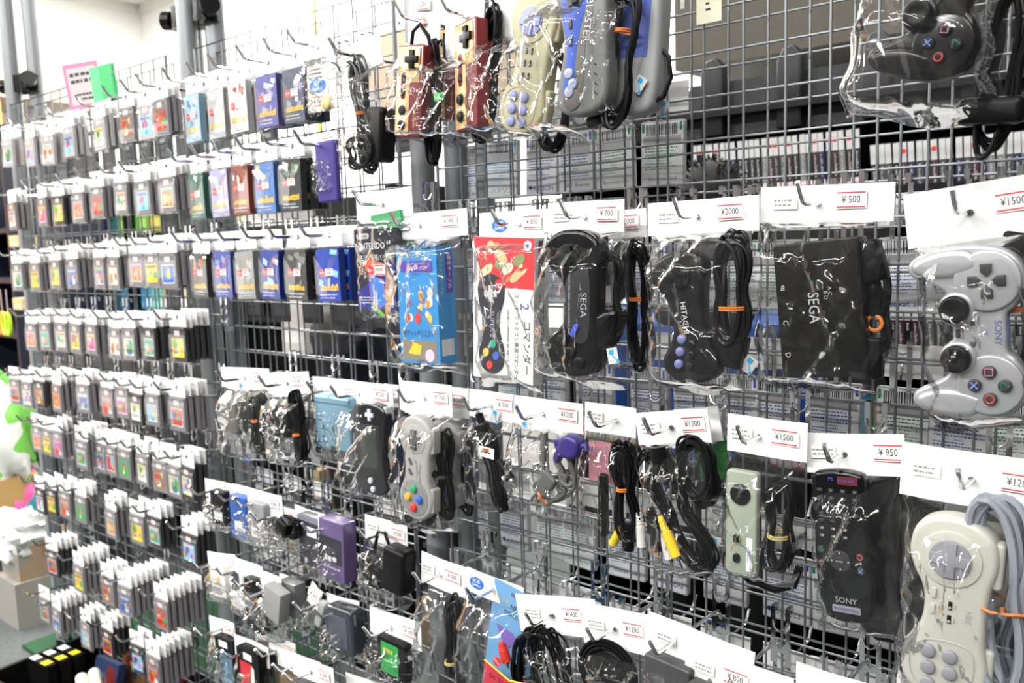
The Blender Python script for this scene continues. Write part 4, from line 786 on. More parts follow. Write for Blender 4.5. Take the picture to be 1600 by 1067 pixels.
cable(p, (945, 460), .055, .1, 5, .003, BLACKM, 41, None, .0, .5); mbox(p, 'instruction_card', (943, 420), .03, .04, .001, K(.33, .34, .35), -.01, 0)
g = G(); g.slab(crom([(-.034, -.002), (0, .02), (.036, .024), (.03, 0), (.01, -.02), (-.03, -.026)], 4), 0, .024, SG, r=.006); part(p, 'connector_shell', g, (925, 523), -.15, .004)
p = pk('video_cable', 'coiled thick black cable hanging behind the curved black controller', 'cable', (950, 330, 1010, 325), h=.034, d=.06, price='¥2000', bag=(1000, 578), bulge=.04, seed=63, hookat=-1, pu=.55)
cable(p, (993, 478), .045, .15, 9, .0032, SG, 42, ORANGE, .012, .35, tie_v=.008)
p = pk('game_controller', 'black curved controller with three lilac buttons and coiled cord', 'game controller', (1013, 318, 1187, 304), h=.036, d=.115, price='¥2000', note=True, bag=(1110, 612), bulge=.05, seed=64, hookat=.47, pu=.76, wx=-.004)
L = p.size((1062, 400), (1062, 597)); s = L/150; SM = mat('satin_black_shell', (.009, .009, .01), .28, spec=.3, coat=.1)
g = G(sc=s); g.slab(crom([(0, 26), (30, 30), (54, 36), (70, 30), (77, 8), (73, -18), (60, -32), (46, -34), (34, -26), (20, -17), (0, -14)], 5, True), -5, 19, SM, r=6, rb=6, k=4); g.text('HITACHI', 0, 4, 19.4, 10, K(.62, .62, .62), sx=.95)
c = part(p, 'controller', g, (1066, 497), CW-.13, .01)
a = G(-48*s, 4*s, 0, sc=s); a.disc(0, 0, 18, 23, 15, SM, n=30); a.slab(plus(12, 4.2), 22, 25, BLACKM, r=.8); a.build('directional_pad', c)
for x, y in ((24, -3), (38, -7), (52, -11)): a = G(x*s, y*s, 0, sc=s); a.disc(0, 0, 18, 23, 5.6, K(.16, .17, .38, .3), n=24, dome=.8); a.build('button', c, label='lilac round button')
for x, y in ((30, 9), (43, 6), (56, 2)): a = G(x*s, y*s, 0, sc=s); a.disc(0, 0, 18, 21.5, 4.6, SM, n=22); a.build('button', c, label='black round button')
cable(p, (1140, 452), .06, .115, 9, .0034, SM, 43, ORANGE, .004, .45, tie_v=-.02); mbox(p, 'connector_plug', (1113, 370), .06, .052, .012, K(.06, .06, .06), -.03, 0); mbox(p, 'cord_block', (1125, 545), .05, .035, .02, SM, .0, .2)
tag_sticker(p, (1170, 570), .01, .6)
p = pk('multi_controller_adapter', 'flat black four port controller adapter in clear bag', 'controller adapter', (1190, 293, 1400, 284), h=.036, d=.105, price='¥ 500', note=True, bag=(1300, 612), bulge=.04, seed=65, hookat=.45, pu=.7, wx=0)
g = G(); hb = p.size((1245, 380), (1270, 590), .02); wb = p.size((1203, 480), (1335, 470), .02); s = hb/140; q = wb/s/2
g.t(sc=s); g.slab(rrect(q*2, 140, 4), 0, 30, mat('black_adapter', (.006, .006, .006), .22, spec=.25, coat=.1), r=2, rb=2); g.box(q*.12, q*.14, -66, 66, 29.8, 30.3, BLACKM); g.box(-q*.3, -q*.28, -66, 66, 29.8, 30.3, BLACKM)
for t, y in (('A', 54), ('B', 24), ('C', -12), ('D', -46)): g.text(t, -q*.82, y, 30.4, 8, K(.5, .5, .5), rot=-.3 if t in 'AB' else -1.4)
g.text('SEGA', -q*.12, 2, 30.4, 16, K(.45, .45, .46), rot=-pi/2, sx=.85); g.text('A C', q*.28, 18, 30.4, 5.5, K(.4, .4, .4), rot=-pi/2); g.text('B D', q*.18, 14, 30.4, 5.5, K(.4, .4, .4), rot=-pi/2)
c = part(p, 'adapter_body', g, (1281, 483), -.11, -.006)
mbox(p, 'connector_plug', (1352, 410), .03, .04, .02, BLACKM, -.004, -.3, r=.004); plug(p, (1362, 462), .05, .008, BLACKM, -.1, .004, False); cable(p, (1368, 490), .03, .1, 3, .0034, BLACKM, 44, None, -.005, .6); g = G(); g.tube([(.007*math.cos(t*pi/8), .007*math.sin(t*pi/8), .01) for t in range(16)], .0018, ORANGE, 6, closed=True); part(p, 'cable_tie', g, (1366, 505), 0, .0)
mbox(p, 'adapter_foot', (1358, 560), .022, .04, .016, BLACKM, .0, 0, r=.003)
SV = mat('silver_plastic', (.4, .41, .425), .33, metal=.35)
p = pk('game_controller', 'silver twin stick controller with black sticks hanging sideways at right edge', 'game controller', (1411, 305, 1616, 270), h=.05, d=.105, price='¥1500', bag=(1520, 668), bulge=.052, seed=66, hookat=.52, pu=.84, wx=-.004)
dualshock(p, (1519, 521), p.size((1515, 385), (1510, 655), .02), CW+.06, .012, SV, SV, mat('dark_grey_button', (.035, .035, .037), .35))
cable(p, (1582, 485), .045, .12, 5, .0034, BLACKM, 45, ORANGE, -.012, .5); mbox(p, 'connector_plug', (1590, 400), .03, .04, .016, BLACKM, -.01, .3); g = G(); g.box(-.024, .024, -.035, .035, 0, .0008, K(.66, .62, .5)); g.disc(0, .02, 0, .0012, .004, K(.3, .3, .3)); part(p, 'backing_card', g, (1533, 355), 0, -.02)
# ------------------------------------------------------------------ right net, third row
p = pk('av_cable', 'black AV cable bundle with yellow and white plugs, left of two', 'cable', (915, 627, 995, 638), h=.036, d=.1, price=None, note=True, bag=(955, 862), bulge=.035, seed=70, hookat=.62, wx=.0)
cable(p, (972, 770), .05, .118, 13, .0017, BLACK, 51, ORANGE, .004, lean=-.12, tie_v=.004); plug(p, (961, 838), .034, .0055, K(.85, .6, .02), .5, .014, label='yellow plug'); plug(p, (977, 843), .036, .0075, BLACKM, .05, .012, label='black plug'); plug(p, (997, 832), .045, .0062, K(.75, .74, .7), -.12, .014, label='white plug')
mbox(p, 'pink_insert', (943, 722), .045, .052, .001, K(.75, .3, .38), -.02, 0, r=.0004); mbox(p, 'connector_plug', (940, 790), .012, .08, .01, BLACKM, -.01, .0)
p = pk('av_cable', 'black AV cable with large yellow plug and round connector, right of two', 'cable', (993, 645, 1106, 638), h=.037, d=.12, price='¥1200', note=True, bag=(1070, 895), bulge=.038, seed=71, hookat=.5, pu=.79)
cable(p, (1052, 800), .075, .14, 15, .0017, BLACK, 52, None, .004, .3, lean=-.35, w1=.02); plug(p, (1042, 843), .052, .0062, K(.88, .62, .02), -.3, .02, label='yellow plug'); plug(p, (1034, 851), .045, .0055, K(.78, .77, .74), -.25, .01, label='white plug'); plug(p, (1017, 833), .055, .008, BLACKM, .0, .014, label='large black plug')
g = G(); g.tube([(0, .02, .01), (0, -.01, .01)], .009, BLACKM, 16); g.tube([(0, -.008, .01), (0, -.018, .0105)], .0075, CHROME, 16); part(p, 'round_connector', g, (1026, 728), 0, .012); cable(p, (1085, 735), .05, .07, 6, .0028, BLACKM, 53, None, .002, .8); tag_sticker(p, (1114, 850), .0, .6)
p = pk('video_cable', 'black coiled cable with green insert behind the right AV cable', 'cable', (1052, 640, 1122, 634), h=.04, d=.07, bag=(1100, 780), bulge=.03, seed=72, hookat=-1)
mbox(p, 'green_insert', (1112, 715), .04, .055, .004, K(.03, .25, .05), -.01, 0); cable(p, (1085, 740), .06, .09, 7, .0028, BLACKM, 54, None, .004, .7)
PG = mat('pale_sage_plastic', (.33, .375, .3), .4)
p = pk('game_controller', 'pale sage green slim paddle controller with round black pad', 'game controller', (1137, 646, 1262, 662), h=.04, d=.115, price='¥1500', note=True, bag=(1190, 905), bulge=.035, seed=73, hookat=.42, pu=.74)
L = p.size((1160, 738), (1156, 896)); s = L/150
g = G(sc=s); g.slab(rrect(150, 46, 6), 0, 14, PG, r=3, rb=3); c = part(p, 'controller', g, (1158, 818), CW, .014)
a = G(-42*s, -1*s, 0, sc=s); a.disc(0, 0, 13.5, 16.5, 15, BLACK, n=36, r=1.4); a.disc(0, 0, 16.2, 17.2, 4, BLACK, n=20); a.build('directional_pad', c)
for x in (22, 50): a = G(x*s, -5*s, 0, sc=s); a.slab(rrect(13, 10, 4.6), 13.8, 18, BLACK, r=1.5); a.build('button', c, label='rounded black button')
a = G(sc=s); a.box(18, 66, 9, 17.5, 14, 14.3, WHITE); a.text('Othello', 42, 15, 14.5, 5.2, BLUEINK); a.text('Multivision', 42, 11.4, 14.5, 5.2, BLUEINK); a.build('name_sticker', c)
cable(p, (1213, 824), .045, .1, 6, .003, BLACKM, 55, K(.5, .42, .15), .002, .4, tie_v=-.01); g = G(); g.tube([(-.04, .01, 0), (-.02, -.006, 0), (.01, -.01, 0), (.03, 0, 0), (.035, .02, 0)], .004, BLACKM, 8); part(p, 'cord_loop', g, (1195, 905), 0, .006)
RM = mat('remote_black', (.005, .005, .006), .12, spec=.25, coat=.2)
p = pk('remote_control', 'tall glossy black media remote control in clear bag', 'remote control', (1256, 676, 1412, 679), h=.041, d=.105, price='¥ 950', note=True, bag=(1340, 985), bulge=.04, seed=74, hookat=.42, pu=.85, wx=-.003)
L = p.size((1320, 740), (1325, 972)); s = L/190
g = G(sc=s); g.slab(crom([(0, 95), (20, 93), (30, 88), (33, 70), (33, 20), (34, -20), (32, -60), (28, -84), (20, -92), (0, -95)], 5, True), 0, 22, RM, r=6, rb=7, k=4); g.text('SONY', 2, -66, 22.4, 10, K(.35, .35, .36)); g.slab(rrect(34, 9, 1.5, cx=2, cy=-77), 21.9, 22.4, K(.22, .22, .3), r=.1); g.text('PLAYSTATION 2', 2, -77, 22.8, 4, INK); g.text('PS', -8, 84, 22.4, 6, K(.05, .1, .7)); g.quad(0, 24, 78, 88, 22.3, K(.12, .015, .02)); scribble(g, 0, 20, 80, 86, 22.5, K(.05, .06, .3), 1, 2)
c = part(p, 'remote_control', g, (1315, 855), .03, .006, yaw=0)
gb = K(.035, .035, .038, .3); ik = K(.5, .5, .5)
for j in range(7):
    for i in range(4):
        if j > 3 and i > 2: continue
        x = -22+i*14; y = 70-j*9.5; a = G(x*s, y*s, 0, sc=s); a.slab(rrect(7, 4, 1.6), 21.6, 23.4, gb, r=.6, k=2); a.text('123456789'[(j*3+i) % 9] if 0 < i and j < 3 else ('|◄' if j > 4 else '-'), 0, 0, 23.6, 3.6, ik); a.build('button', c)
a = G(-2*s, -17*s, 0, sc=s); a.disc(0, 0, 21.6, 23.4, 13, gb, n=28); a.disc(0, 0, 23, 24.4, 5.5, gb, n=22); a.text('ENTER', 0, 0, 24.7, 3, ik)
for x, y in ((0, 10), (0, -10), (10, 0), (-10, 0)): a.disc(x, y, 23.3, 23.7, 1, ik, n=8)
a.build('directional_pad', c)
for x, y, k_, cc in ((-25, -5, 3, (.03, .5, .35)), (-25, -22, 4, (.65, .25, .5)), (22, -9, 20, (.7, .08, .06)), (22, -26, 0, (.2, .35, .8))):
    a = G(x*s, y*s, 0, sc=s); a.disc(0, 0, 21.5, 23, 4.6, gb, n=18); m_ = K(*cc)
    if k_: a.tube([(3*math.cos(pi/2+(pi/4 if k_ == 4 else 0)+2*pi*j/k_), 3*math.sin(pi/2+(pi/4 if k_ == 4 else 0)+2*pi*j/k_), 23.3) for j in range(k_)], .45, m_, 4, closed=True)
    else: a.tube([(-2.4, -2.4, 23.3), (2.4, 2.4, 23.3)], .45, m_, 4); a.tube([(-2.4, 2.4, 23.3), (2.4, -2.4, 23.3)], .45, m_, 4)
    a.build('button', c, label='button with a coloured symbol')
p2 = G(); p2.slab(crom([(-.03, .07), (.02, .075), (.034, .04), (.04, -.04), (.036, -.085), (-.03, -.085)], 4), 0, .016, RM, r=.004); part(p, 'receiver_and_manual', p2, (1382, 855), 0, -.022)
OW = mat('off_white_plastic', (.5, .5, .44), .4); GRB = K(.27, .27, .3, .4)
p = pk('game_controller', 'off white controller with grey pad, six grey buttons and thick grey cord', 'game controller', (1410, 690, 1630, 722), h=.05, d=.115, price='¥1200', note=True, bag=(1480, 1120), bulge=.05, seed=75, hookat=.53, pu=.86, wx=-.003)
pcfx(p, (1478, 955), p.size((1480, 808), (1475, 1090), .02), CW+.03, .014, OW, GRB, 2)
g = G(); g.slab(crom([(-.03, .06), (.0, .075), (.03, .065), (.036, .02), (.03, -.06), (-.03, -.06)], 4), 0, .02, OW, r=.008, rb=.008); part(p, 'second_controller', g, (1528, 850), .1, -.05)
g = G(); loops(g, 0, 0, .07, .19, 8, .0036, K(.26, .28, .32, .4), 61, .4, .003, .03); part(p, 'cable', g, (1560, 940), -.12, .006)
t = G(); t.tube([(.02*math.cos(q*pi/8), .003*math.sin(q*pi/4), .02+.018*math.sin(q*pi/8)) for q in range(16)], .0014, ORANGE, 6, closed=True); part(p, 'cable_tie', t, (1563, 958), .15, .002)
# ------------------------------------------------------------------ right net, bottom row
FG = K(.015, .015, .016, .3)
p = pk('power_cable', 'folded black power cord in bag under slanted header, left of sample header', 'cable', (658, 861, 730, 888), h=.046, d=.11, price='¥ 500', note=True, bag=(695, 1110), bulge=.03, seed=80, hookat=.45, pu=.72)
cable(p, (702, 1005), .05, .14, 8, .0028, FG, 71, K(.5, .4, .15), .004, .3, tie_v=-.03); mbox(p, 'connector_plug', (700, 1082), .04, .05, .02, FG, .004, 0, r=.005)
p = pk('cable_pack', 'blue backing card cable pack with red band and sample sticker', 'cable', (729, 885, 818, 919), h=.034, d=.11, bag=(790, 1120), bulge=.04, seed=81, hookat=.5, sample=-.03)
g = G(); g.box(-.042, .042, -.07, .075, 0, .0012, K(.16, .36, .62)); g.text('NEO GEO', .012, .045, .0016, .011, INK, rot=-.05, sx=.9); g.text('STEREO CABLE', .004, .034, .0016, .008, INK, rot=-.05, sx=.9); g.text('ネオジオ', -.027, .05, .0016, .008, K(.7, .6, .05)); g.slab(rrect(.022, .006, .0028, cx=.0, cy=.064), .001, .0014, K(.12, .14, .2), r=.0001); g.poly([(-.03, .012), (-.01, -.02), (.01, .0), (.0, .01)], .0017, K(.2, .13, .45)); part(p, 'backing_card', g, (800, 1000), .12, .0, True)
g = G(); loops(g, .012, -.004, .04, .085, 8, .0026, BLACK, 75, .8, .004, .026); part(p, 'cable', g, (805, 1025), .1, .004); plug(p, (783, 1023), .03, .007, K(.7, .04, .03), -.4, .02, label='red plug')
g = G(); g.disc(0, 0, 0, .001, .0065, NEWR); g.text('NEW', 0, 0, .0013, .005, WHITE); part(p, 'new_sticker', g, (776, 1034), .6, .035)
g = G(); g.poly([(-.042, 0), (.004, -.008), (.046, .006), (.046, -.05), (-.042, -.05)], .03, K(.6, .03, .06)); g.tube([(-.042, 0, .031), (.004, -.008, .031), (.046, .006, .031)], .0012, K(.85, .7, .02), 6); g.text('DC.5V BUILDER', 0, -.018, .0305, .009, INK); part(p, 'band_label', g, (795, 1052), .12, .0, True)
for i, (hd, lab, pr, at, W_, H_, hk, d_, kind) in enumerate((
  ((806, 927, 930, 936), 'looped flat black cord pack with ¥1400 label at lower right net', '¥1400', (852, 1052), .055, .11, .46, .115, 0),
  ((908, 941, 1024, 962), 'round black coiled cord pack with ¥1200 label at lower right net', '¥1200', (948, 1050), .05, .06, .46, .12, 1),
  ((1014, 955, 1180, 1020), 'long slanted header with black corded pack at bottom centre', '¥1200', (1040, 1072), .06, .06, .25, .125, 2),
  ((1072, 1000, 1240, 1062), 'wide slanted header low at bottom right of centre', '¥ 800', (1110, 1120), .06, .06, .45, .135, 3),
  ((1244, 1034, 1400, 1082), 'white header card at bottom edge under the remote control', '¥ 500', (1300, 1150), .06, .06, .4, .12, 4))):
    p = pk('cable_pack', lab, 'cable', hd, h=.05, d=d_, price=pr, note=True, bag=(at[0], at[1]+60), bulge=.03, seed=83+i, hookat=hk, pu=.7 if i < 2 else .5)
    if kind == 0: cable(p, at, W_, H_, 9, .0026, BLACK, 77, None, .004, .8, w1=.03)
    elif kind == 1:
        g = G()
        for k in range(9): R_ = .028+.0016*k; g.tube([(R_*math.cos(q*pi/12), R_*.95*math.sin(q*pi/12), .006+.003*(k % 3)) for q in range(24)], .0024, BLACK, 6, closed=True)
        g.disc(0, 0, 0, .01, .026, BLACKM); part(p, 'cable', g, at, 0, .004)
    else: mbox(p, 'boxed_item', at, W_, H_, .02, DKG, 0)
# ------------------------------------------------------------------ white backed game cards hung on the rear net (seen from behind)
CARDM = K(.86, .87, .88, .35); CLR = K(.5, .5, .52, .2)
BR = [('naxat soft', BLUEINK, 1.), ('ナムコ', BLUEINK, 1.1), ('タイトー', GREENINK, 1.2), ('HUDSON', BLUEINK, 1.), ('NEC Avenue', BLUEINK, .8), ('Electronics Ltd.', GREENINK, .62), ('ハドソン', CYANINK, 1.)]
def rear_mesh(bi, seed):
    key = ('rc', bi, seed)
    if key in _lm: return _lm[key]
    t, ink, sz = BR[bi]; g = G(sc=.0009)
    g.slab(rrect(70, 96, 3), -9, -.6, CLR, r=.6); g.slab(rrect(66, 92, 4), -.6, 0, CARDM, r=.1)
    r = random.Random(seed+bi*7); x = -26
    while x < 24: l = r.uniform(.6, 2.2); g.quad(x, x+l, 27, 43, .1, INK); x += l+r.uniform(.5, 1.6)
    g.box(-33, -29, 32, 45, 0, .15, ink); g.box(28, 32, 32, 45, 0, .15, ink)
    g.quad(-31, 31, 12, 26, .08, K(.42, .4, .42))
    scribble(g, -28, 28, -8, 11, .1, ink, 4, seed, fill=.8); scribble(g, -28, 28, -24, -12, .1, ink, 3, seed+3, fill=.5)
    g.text('Notes', 0, -10, .1, 4.5, ink); g.text(t, 2, -36, .12, 10.5*sz, ink, sx=1.15); g.disc(-25, -34, 0, .15, 3.5, ink, n=12) if bi in (1, 3) else None
    h = G(sc=.001); h.box(-35, 35, 54, 92, -6, -5.2, WHITE)
    _lm[key] = (g.mesh('card_case', True), h.mesh('header_card', True)); return _lm[key]
def rear_card(x, z, bi, seed, lab):
    a, h = rear_mesh(bi, seed % 3); rg = random.Random(seed)
    o = empty('card_case', (x, .058+rg.uniform(0, .012), z), lab, 'game case', 'white backed cases on the rear net', rot=(0, rg.uniform(-.04, .04), rg.uniform(-.1, .1)))
    link('card_case', a, o); link('header_card', h, o); return o
zr = [W(1030, 240, -.06).z, W(1160, 430, -.06).z, W(1000, 622, -.06).z, W(1042, 876, -.06).z, W(1042, 1060, -.06).z]
for ri, z in enumerate(zr):
    xs = [W(px, 240, -.06).x for px in (731, 782, 839, 898, 958, 1031)] if ri == 0 else [W(px, 425+190*(ri-1), -.06).x for px in ((745, 800, 858, 925, 1010, 1085, 1150, 1205, 1300, 1412, 1500, 1580) if ri < 3 else (690, 745, 800, 858, 903, 975, 1042, 1127, 1228, 1308, 1400, 1490))]
    for ci, x in enumerate(xs):
        bi = (4, 6, 3, 4, 5, 5)[ci] if ri == 0 else ([1, 3, 4, 6, 3, 4, 2, 2, 4, 0, 5, 1], [4, 6, 0, 3, 4, 1, 4, 3, 4, 5, 3, 2], [0, 1, 3, 5, 5, 0, 3, 4, 1, 2, 4, 6], [3, 4, 0, 5, 1, 3, 2, 4, 1, 2, 6, 4])[ri-1][ci]
        rear_card(x, z, bi, ri*13+ci, 'white backed case printed %s, %s from left, %s row of rear right net' % (BR[bi][0].replace('naxat soft', 'in blue').replace('ナムコ', 'in katakana').replace('タイトー', 'in green katakana').replace('HUDSON', 'with blue block').replace('NEC Avenue', 'in small blue').replace('Electronics Ltd.', 'in green').replace('ハドソン', 'in cyan'), ORD[ci+1], ROWN[ri]))
        hook(x, z+.075, .09, 'rear chrome hook, %s from left, %s row behind right net' % (ORD[ci+1], ROWN[ri]), 'hooks on the rear nets', side=1)
# rear stock of the far and middle nets: dark cases seen from behind
g = G(sc=.001); g.slab(rrect(60, 78, 2), -7, 0, K(.09, .09, .095, .3), r=.6); g.box(-22, 22, -30, 20, 0, .3, K(.16, .16, .17, .3)); g.box(-14, 14, 22, 32, 0, .4, K(.45, .45, .44)); DKC = g.mesh('case', True)
h = G(sc=.001); h.box(-32, 32, 44, 74, -5, -4.2, WHITE); DKH = h.mesh('header_card', True)
def dark_case(x, z, seed, lab, grp):
    rg = random.Random(seed); o = empty('cartridge_case', (x, .058+rg.uniform(0, .01), z), lab, 'game case', grp, rot=(0, rg.uniform(-.03, .03), rg.uniform(-.1, .1)))
    link('cartridge_case', DKC, o); link('header_card', DKH, o)
for ri, z in enumerate((FZ+.16, FZ+.01, FZ-.16, FZ-.33, FZ-.50, FZ-.66)):
    for ci in range(9):
        if ri in (1, 2) and ci in (1, 2, 3, 4, 5, 6): continue
        dark_case(-1.55+ci*.088, z, ri*20+ci, 'dark cartridge case seen from behind, %s from left, %s row behind far net' % (ORD[ci+1], ROWN[ri]), 'dark cases behind the far net')
for ri, (z, cs) in enumerate(((FZ+.13, (1, 4, 5)), (FZ-.17, (0, 1, 2, 3, 4, 5)), (FZ-.44, (0, 1, 2, 3, 5)), (FZ-.60, (0, 1, 2, 4)), (FZ-.77, (0, 1)))):
    for ci in cs:
        dark_case(-.62+ci*.098, z, 200+ri*20+ci, 'grey clear case seen from behind, %s from left, %s row behind middle net' % (ORD[ci+1], ROWN[ri]), 'grey cases behind the middle net')
# ------------------------------------------------------------------ shelves beyond the nets
def shelf_unit(name, x0, x1, y0, y1, z0, z1, levels, m, label, back=True):
    r = empty(name, ((x0+x1)/2, (y0+y1)/2, z0), label, 'shelf'); cx, cy = (x0+x1)/2, (y0+y1)/2; T = .018
    def b(nm, X0, X1, Y0, Y1, Z0, Z1): g = G(); g.box(X0-cx, X1-cx, Z0-z0, Z1-z0, -(Y1-cy), -(Y0-cy), m); g.build(nm, r, True)
    b('side_panel', x0, x0+T, y0, y1, z0, z1); b('side_panel', x1-T, x1, y0, y1, z0, z1)
    if back: b('back_panel', x0+T, x1-T, y1-T, y1, z0, z1)
    for z in levels: b('shelf_board', x0+T, x1-T, y0, y1-T, z-T, z)
    return r
DKS = K(.006, .006, .007, .5, spec=.2)
shelf_unit('display_shelf', -.40, 1.75, .85, 1.2, 0, 1.42, (.1, .36, .62, .88, 1.225, 1.419), DKS, 'black shelf unit holding rows of disc cases beyond the right net')
r = empty('bin_rack', (.5, 1.0, 1.462), 'dark blue grey bins on top level of the black disc shelf', 'bin'); 
g = G(); g.box(-.95, 1.1, -.1, .02, -.04, .1, K(.008, .009, .013, .5)); g.build('bin_body', r, True)
for i in range(11):
    g = G(-.85+i*.18, 0, 0); g.slab([(-.025, -.1), (.03, -.1), (.028, .05), (.01, .07), (-.012, .065), (-.025, .04)], .1, .13, K(.006, .0065, .009, .5), r=.004); g.build('divider', r)
cz = 1.226
def spine_row(x0, x1, y, z, h, w_, label, seed, style=0, cat='disc case', maxn=60):
    rg = random.Random(seed); variants = []
    for v in range(6):
        g = G(); pal = [(.012, .012, .014), (.03, .03, .035), (.06, .06, .065), (.015, .02, .06), (.05, .02, .02), (.2, .2, .2)] if style == 0 else [(.05, .3, .5), (.5, .08, .1), (.6, .5, .05), (.1, .4, .1), (.6, .6, .58), (.5, .15, .35)]
        g.box(-w_*.46, w_*.46, 0, h, 0, .1, K(*pal[v], .25))
        if style == 0:
            g.quad(-w_*.4, w_*.4, h*.66, h*.985, .1003, K(.62, .62, .62, .4)); g.quad(-w_*.4, w_*.4, h*.02, h*.17, .1003, K(.75, .62, .62, .5)); scribble(g, -w_*.15, w_*.2, h*.22, h*.62, .1003, K(.4, .4, .42), 9, v, .8, .3)
            if v in (1, 4): g.poly([(w_*.36*math.cos(t*pi/6), h*.84+w_*.36*math.sin(t*pi/6)) for t in range(12)], .1006, NEWR)
            if v == 3: g.quad(-w_*.4, w_*.4, h*.0, h*.05, .1006, K(.03, .5, .2))
        else: g.quad(-w_*.3, w_*.3, h*.2, h*.5, .1003, K(.75, .75, .72)); g.quad(-w_*.4, w_*.4, h*.03, h*.14, .1003, K(.7, .6, .6))
        variants.append(g.mesh('disc_case_body', True))
    x = x0; i = 0
    while x < x1 and i < maxn:
        v = rg.choice((0, 1, 2, 0, 2, 3, 4, 5)) if style == 0 else rg.randrange(6)
        o = link('disc_case', variants[v], None, (x, y+.1, z), rot=(0, -.06+rg.uniform(-.02, .02), 0)); o['label'] = '%s %s' % (('black', 'red dotted black', 'dark grey', 'navy', 'red dotted maroon', 'grey')[v] if style == 0 else ('blue', 'red', 'yellow', 'green', 'white', 'pink')[v], label); o['category'] = cat; o['group'] = ('%s %s' % (('black', 'black dotted', 'dark grey', 'navy', 'dark red', 'grey')[v] if style == 0 else ('blue', 'red', 'yellow', 'green', 'white', 'pink')[v], label))[:90]
        x += w_*rg.uniform(.98, 1.04); i += 1
yS = .86
a0 = .03; 
spine_row(-.02, .345, yS, cz, .118, .0138, 'disc case standing in the row behind upper wires', 1)
spine_row(.38, .98, yS+.0, cz-.035, .118, .0138, 'disc case in the right hand row under the black controller', 2, maxn=45)
spine_row(.1, 1.0, yS, .88, .118, .0138, 'disc case on the middle shelf seen through the nets', 3, maxn=60)
spine_row(-.35, .9, yS, .62, .17, .0165, 'disc case on the lower shelf seen through the nets', 4, 1, maxn=70)
# brown wall panel above the shelf
o = sbox('wall_cabinet', (-.35, 1.35, 1.62), (2.2, 1.75, 2.3), mat('taupe_panel', (.06, .052, .038), .6, vary=.15, vs=3)); o['label'] = 'taupe brown cabinet panel high behind the upper right wires'; o['category'] = 'cabinet'
o = sbox('shelf_bracket', (.42, 1.2, 1.5), (.45, 1.34, 2.3), K(.3, .28, .24)); o['label'] = 'pale slotted bracket strip on the taupe panel at upper right'; o['category'] = 'bracket'
q = W(489, 50, -1.5)
o = sbox('conduit', (q.x-.012, 1.5, .0), (q.x+.012, 1.52, HC-.003), K(.65, .48, .08)); o['label'] = 'thin yellow vertical pipe in front of the back wall'; o['category'] = 'pipe'
q = W(618, 120, -.9)
o = sbox('cardboard_box', (q.x-.18, .9, q.z-.1), (q.x+.24, 1.2, q.z+.14), K(.6, .48, .35, .7)); o['label'] = 'tan box high behind the maroon controllers'; o['category'] = 'box'
# low shelf and boxes seen through the far and middle nets
shelf_unit('display_shelf', -2.3, -.80, .62, .92, 0, 1.30, (.06, .36, .66, .925, 1.12), DKS, 'dark shelf unit behind the far net with coloured boxes')
for i, (a, b_, z, h, n_, c) in enumerate(((102, 268, 1.12, .10, 0, 0), )): pass
SPC = dict(pink=(.75, .2, .4), white=(.75, .72, .7), green=(.12, .5, .08), lime=(.3, .55, .1), teal=(.05, .4, .4), navy=(.04, .1, .35), olive=(.45, .42, .05), cream=(.75, .7, .5), sky=(.05, .4, .7), mint=(.2, .6, .5), tan=(.6, .45, .25), hotpink=(.85, .08, .35), coral=(.85, .25, .25))
def back_box(px0, px1, py0, py1, y, col, lab, dp=.12):
    A = W(px0, (py0+py1)/2, -y); B = W(px1, (py0+py1)/2, -y); T = W((px0+px1)/2, py0, -y); L_ = W((px0+px1)/2, py1, -y)
    g = G(); cx, cz_ = (A.x+B.x)/2, L_.z; w_, h_ = abs(B.x-A.x)/2, T.z-L_.z
    g.slab([(-w_, 0), (w_, 0), (w_, h_), (-w_, h_)], -dp, 0, K(*SPC[col], .5), r=.001); g.quad(-w_*.7, w_*.7, h_*.2, h_*.45, .0005, K(*[min(1, v*1.4+.1) for v in SPC[col]], .5))
    o = g.build('boxed_game', None, True, loc=(cx, y, cz_)); o['label'] = lab; o['category'] = 'game box'; return o
for i, (a, b_, c) in enumerate(((58, 66, 'white'), (66, 77, 'pink'), (79, 87, 'white'), (87, 100, 'coral'), (101, 106, 'white'), (106, 113, 'teal'), (116, 126, 'green'), (126, 138, 'lime'), (139, 149, 'sky'), (150, 166, 'navy'), (167, 181, 'teal'), (183, 196, 'lime'), (196, 214, 'green'), (214, 229, 'lime'), (231, 262, 'olive'), (262, 282, 'white'))):
    back_box(a, b_, 366-(a-58)*.12-33, 390-(a-58)*.1-10, .66, c, '%s game box, %s in the row between second and third cartridge rows' % (c, ORD[i+1] if i < 12 else 'near the right end'))
for i, (a, b_, c) in enumerate(((62, 70, 'olive'), (72, 92, 'white'), (96, 104, 'navy'), (106, 118, 'tan'), (172, 184, 'mint'), (185, 200, 'sky'), (201, 218, 'navy'), (219, 236, 'sky'), (237, 255, 'mint'), (256, 276, 'tan'), (277, 294, 'cream'))):
    back_box(a, b_, 451, 487, .66, c, '%s game box, %s in the row between third and fourth cartridge rows' % (c, ORD[i+1]))
for i, (a, b_, c) in enumerate(((102, 110, 'hotpink'), (112, 130, 'coral'), (131, 156, 'hotpink'), (176, 190, 'navy'), (192, 207, 'cream'), (208, 224, 'tan'), (226, 243, 'cream'), (244, 262, 'cream'), (264, 280, 'tan'), (283, 300, 'white'))):
    back_box(a, b_, 546+(a-100)*.12, 578+(a-100)*.12, .66, c, '%s game box, %s in the row between fourth and fifth cartridge rows' % (c, ORD[i+1]))
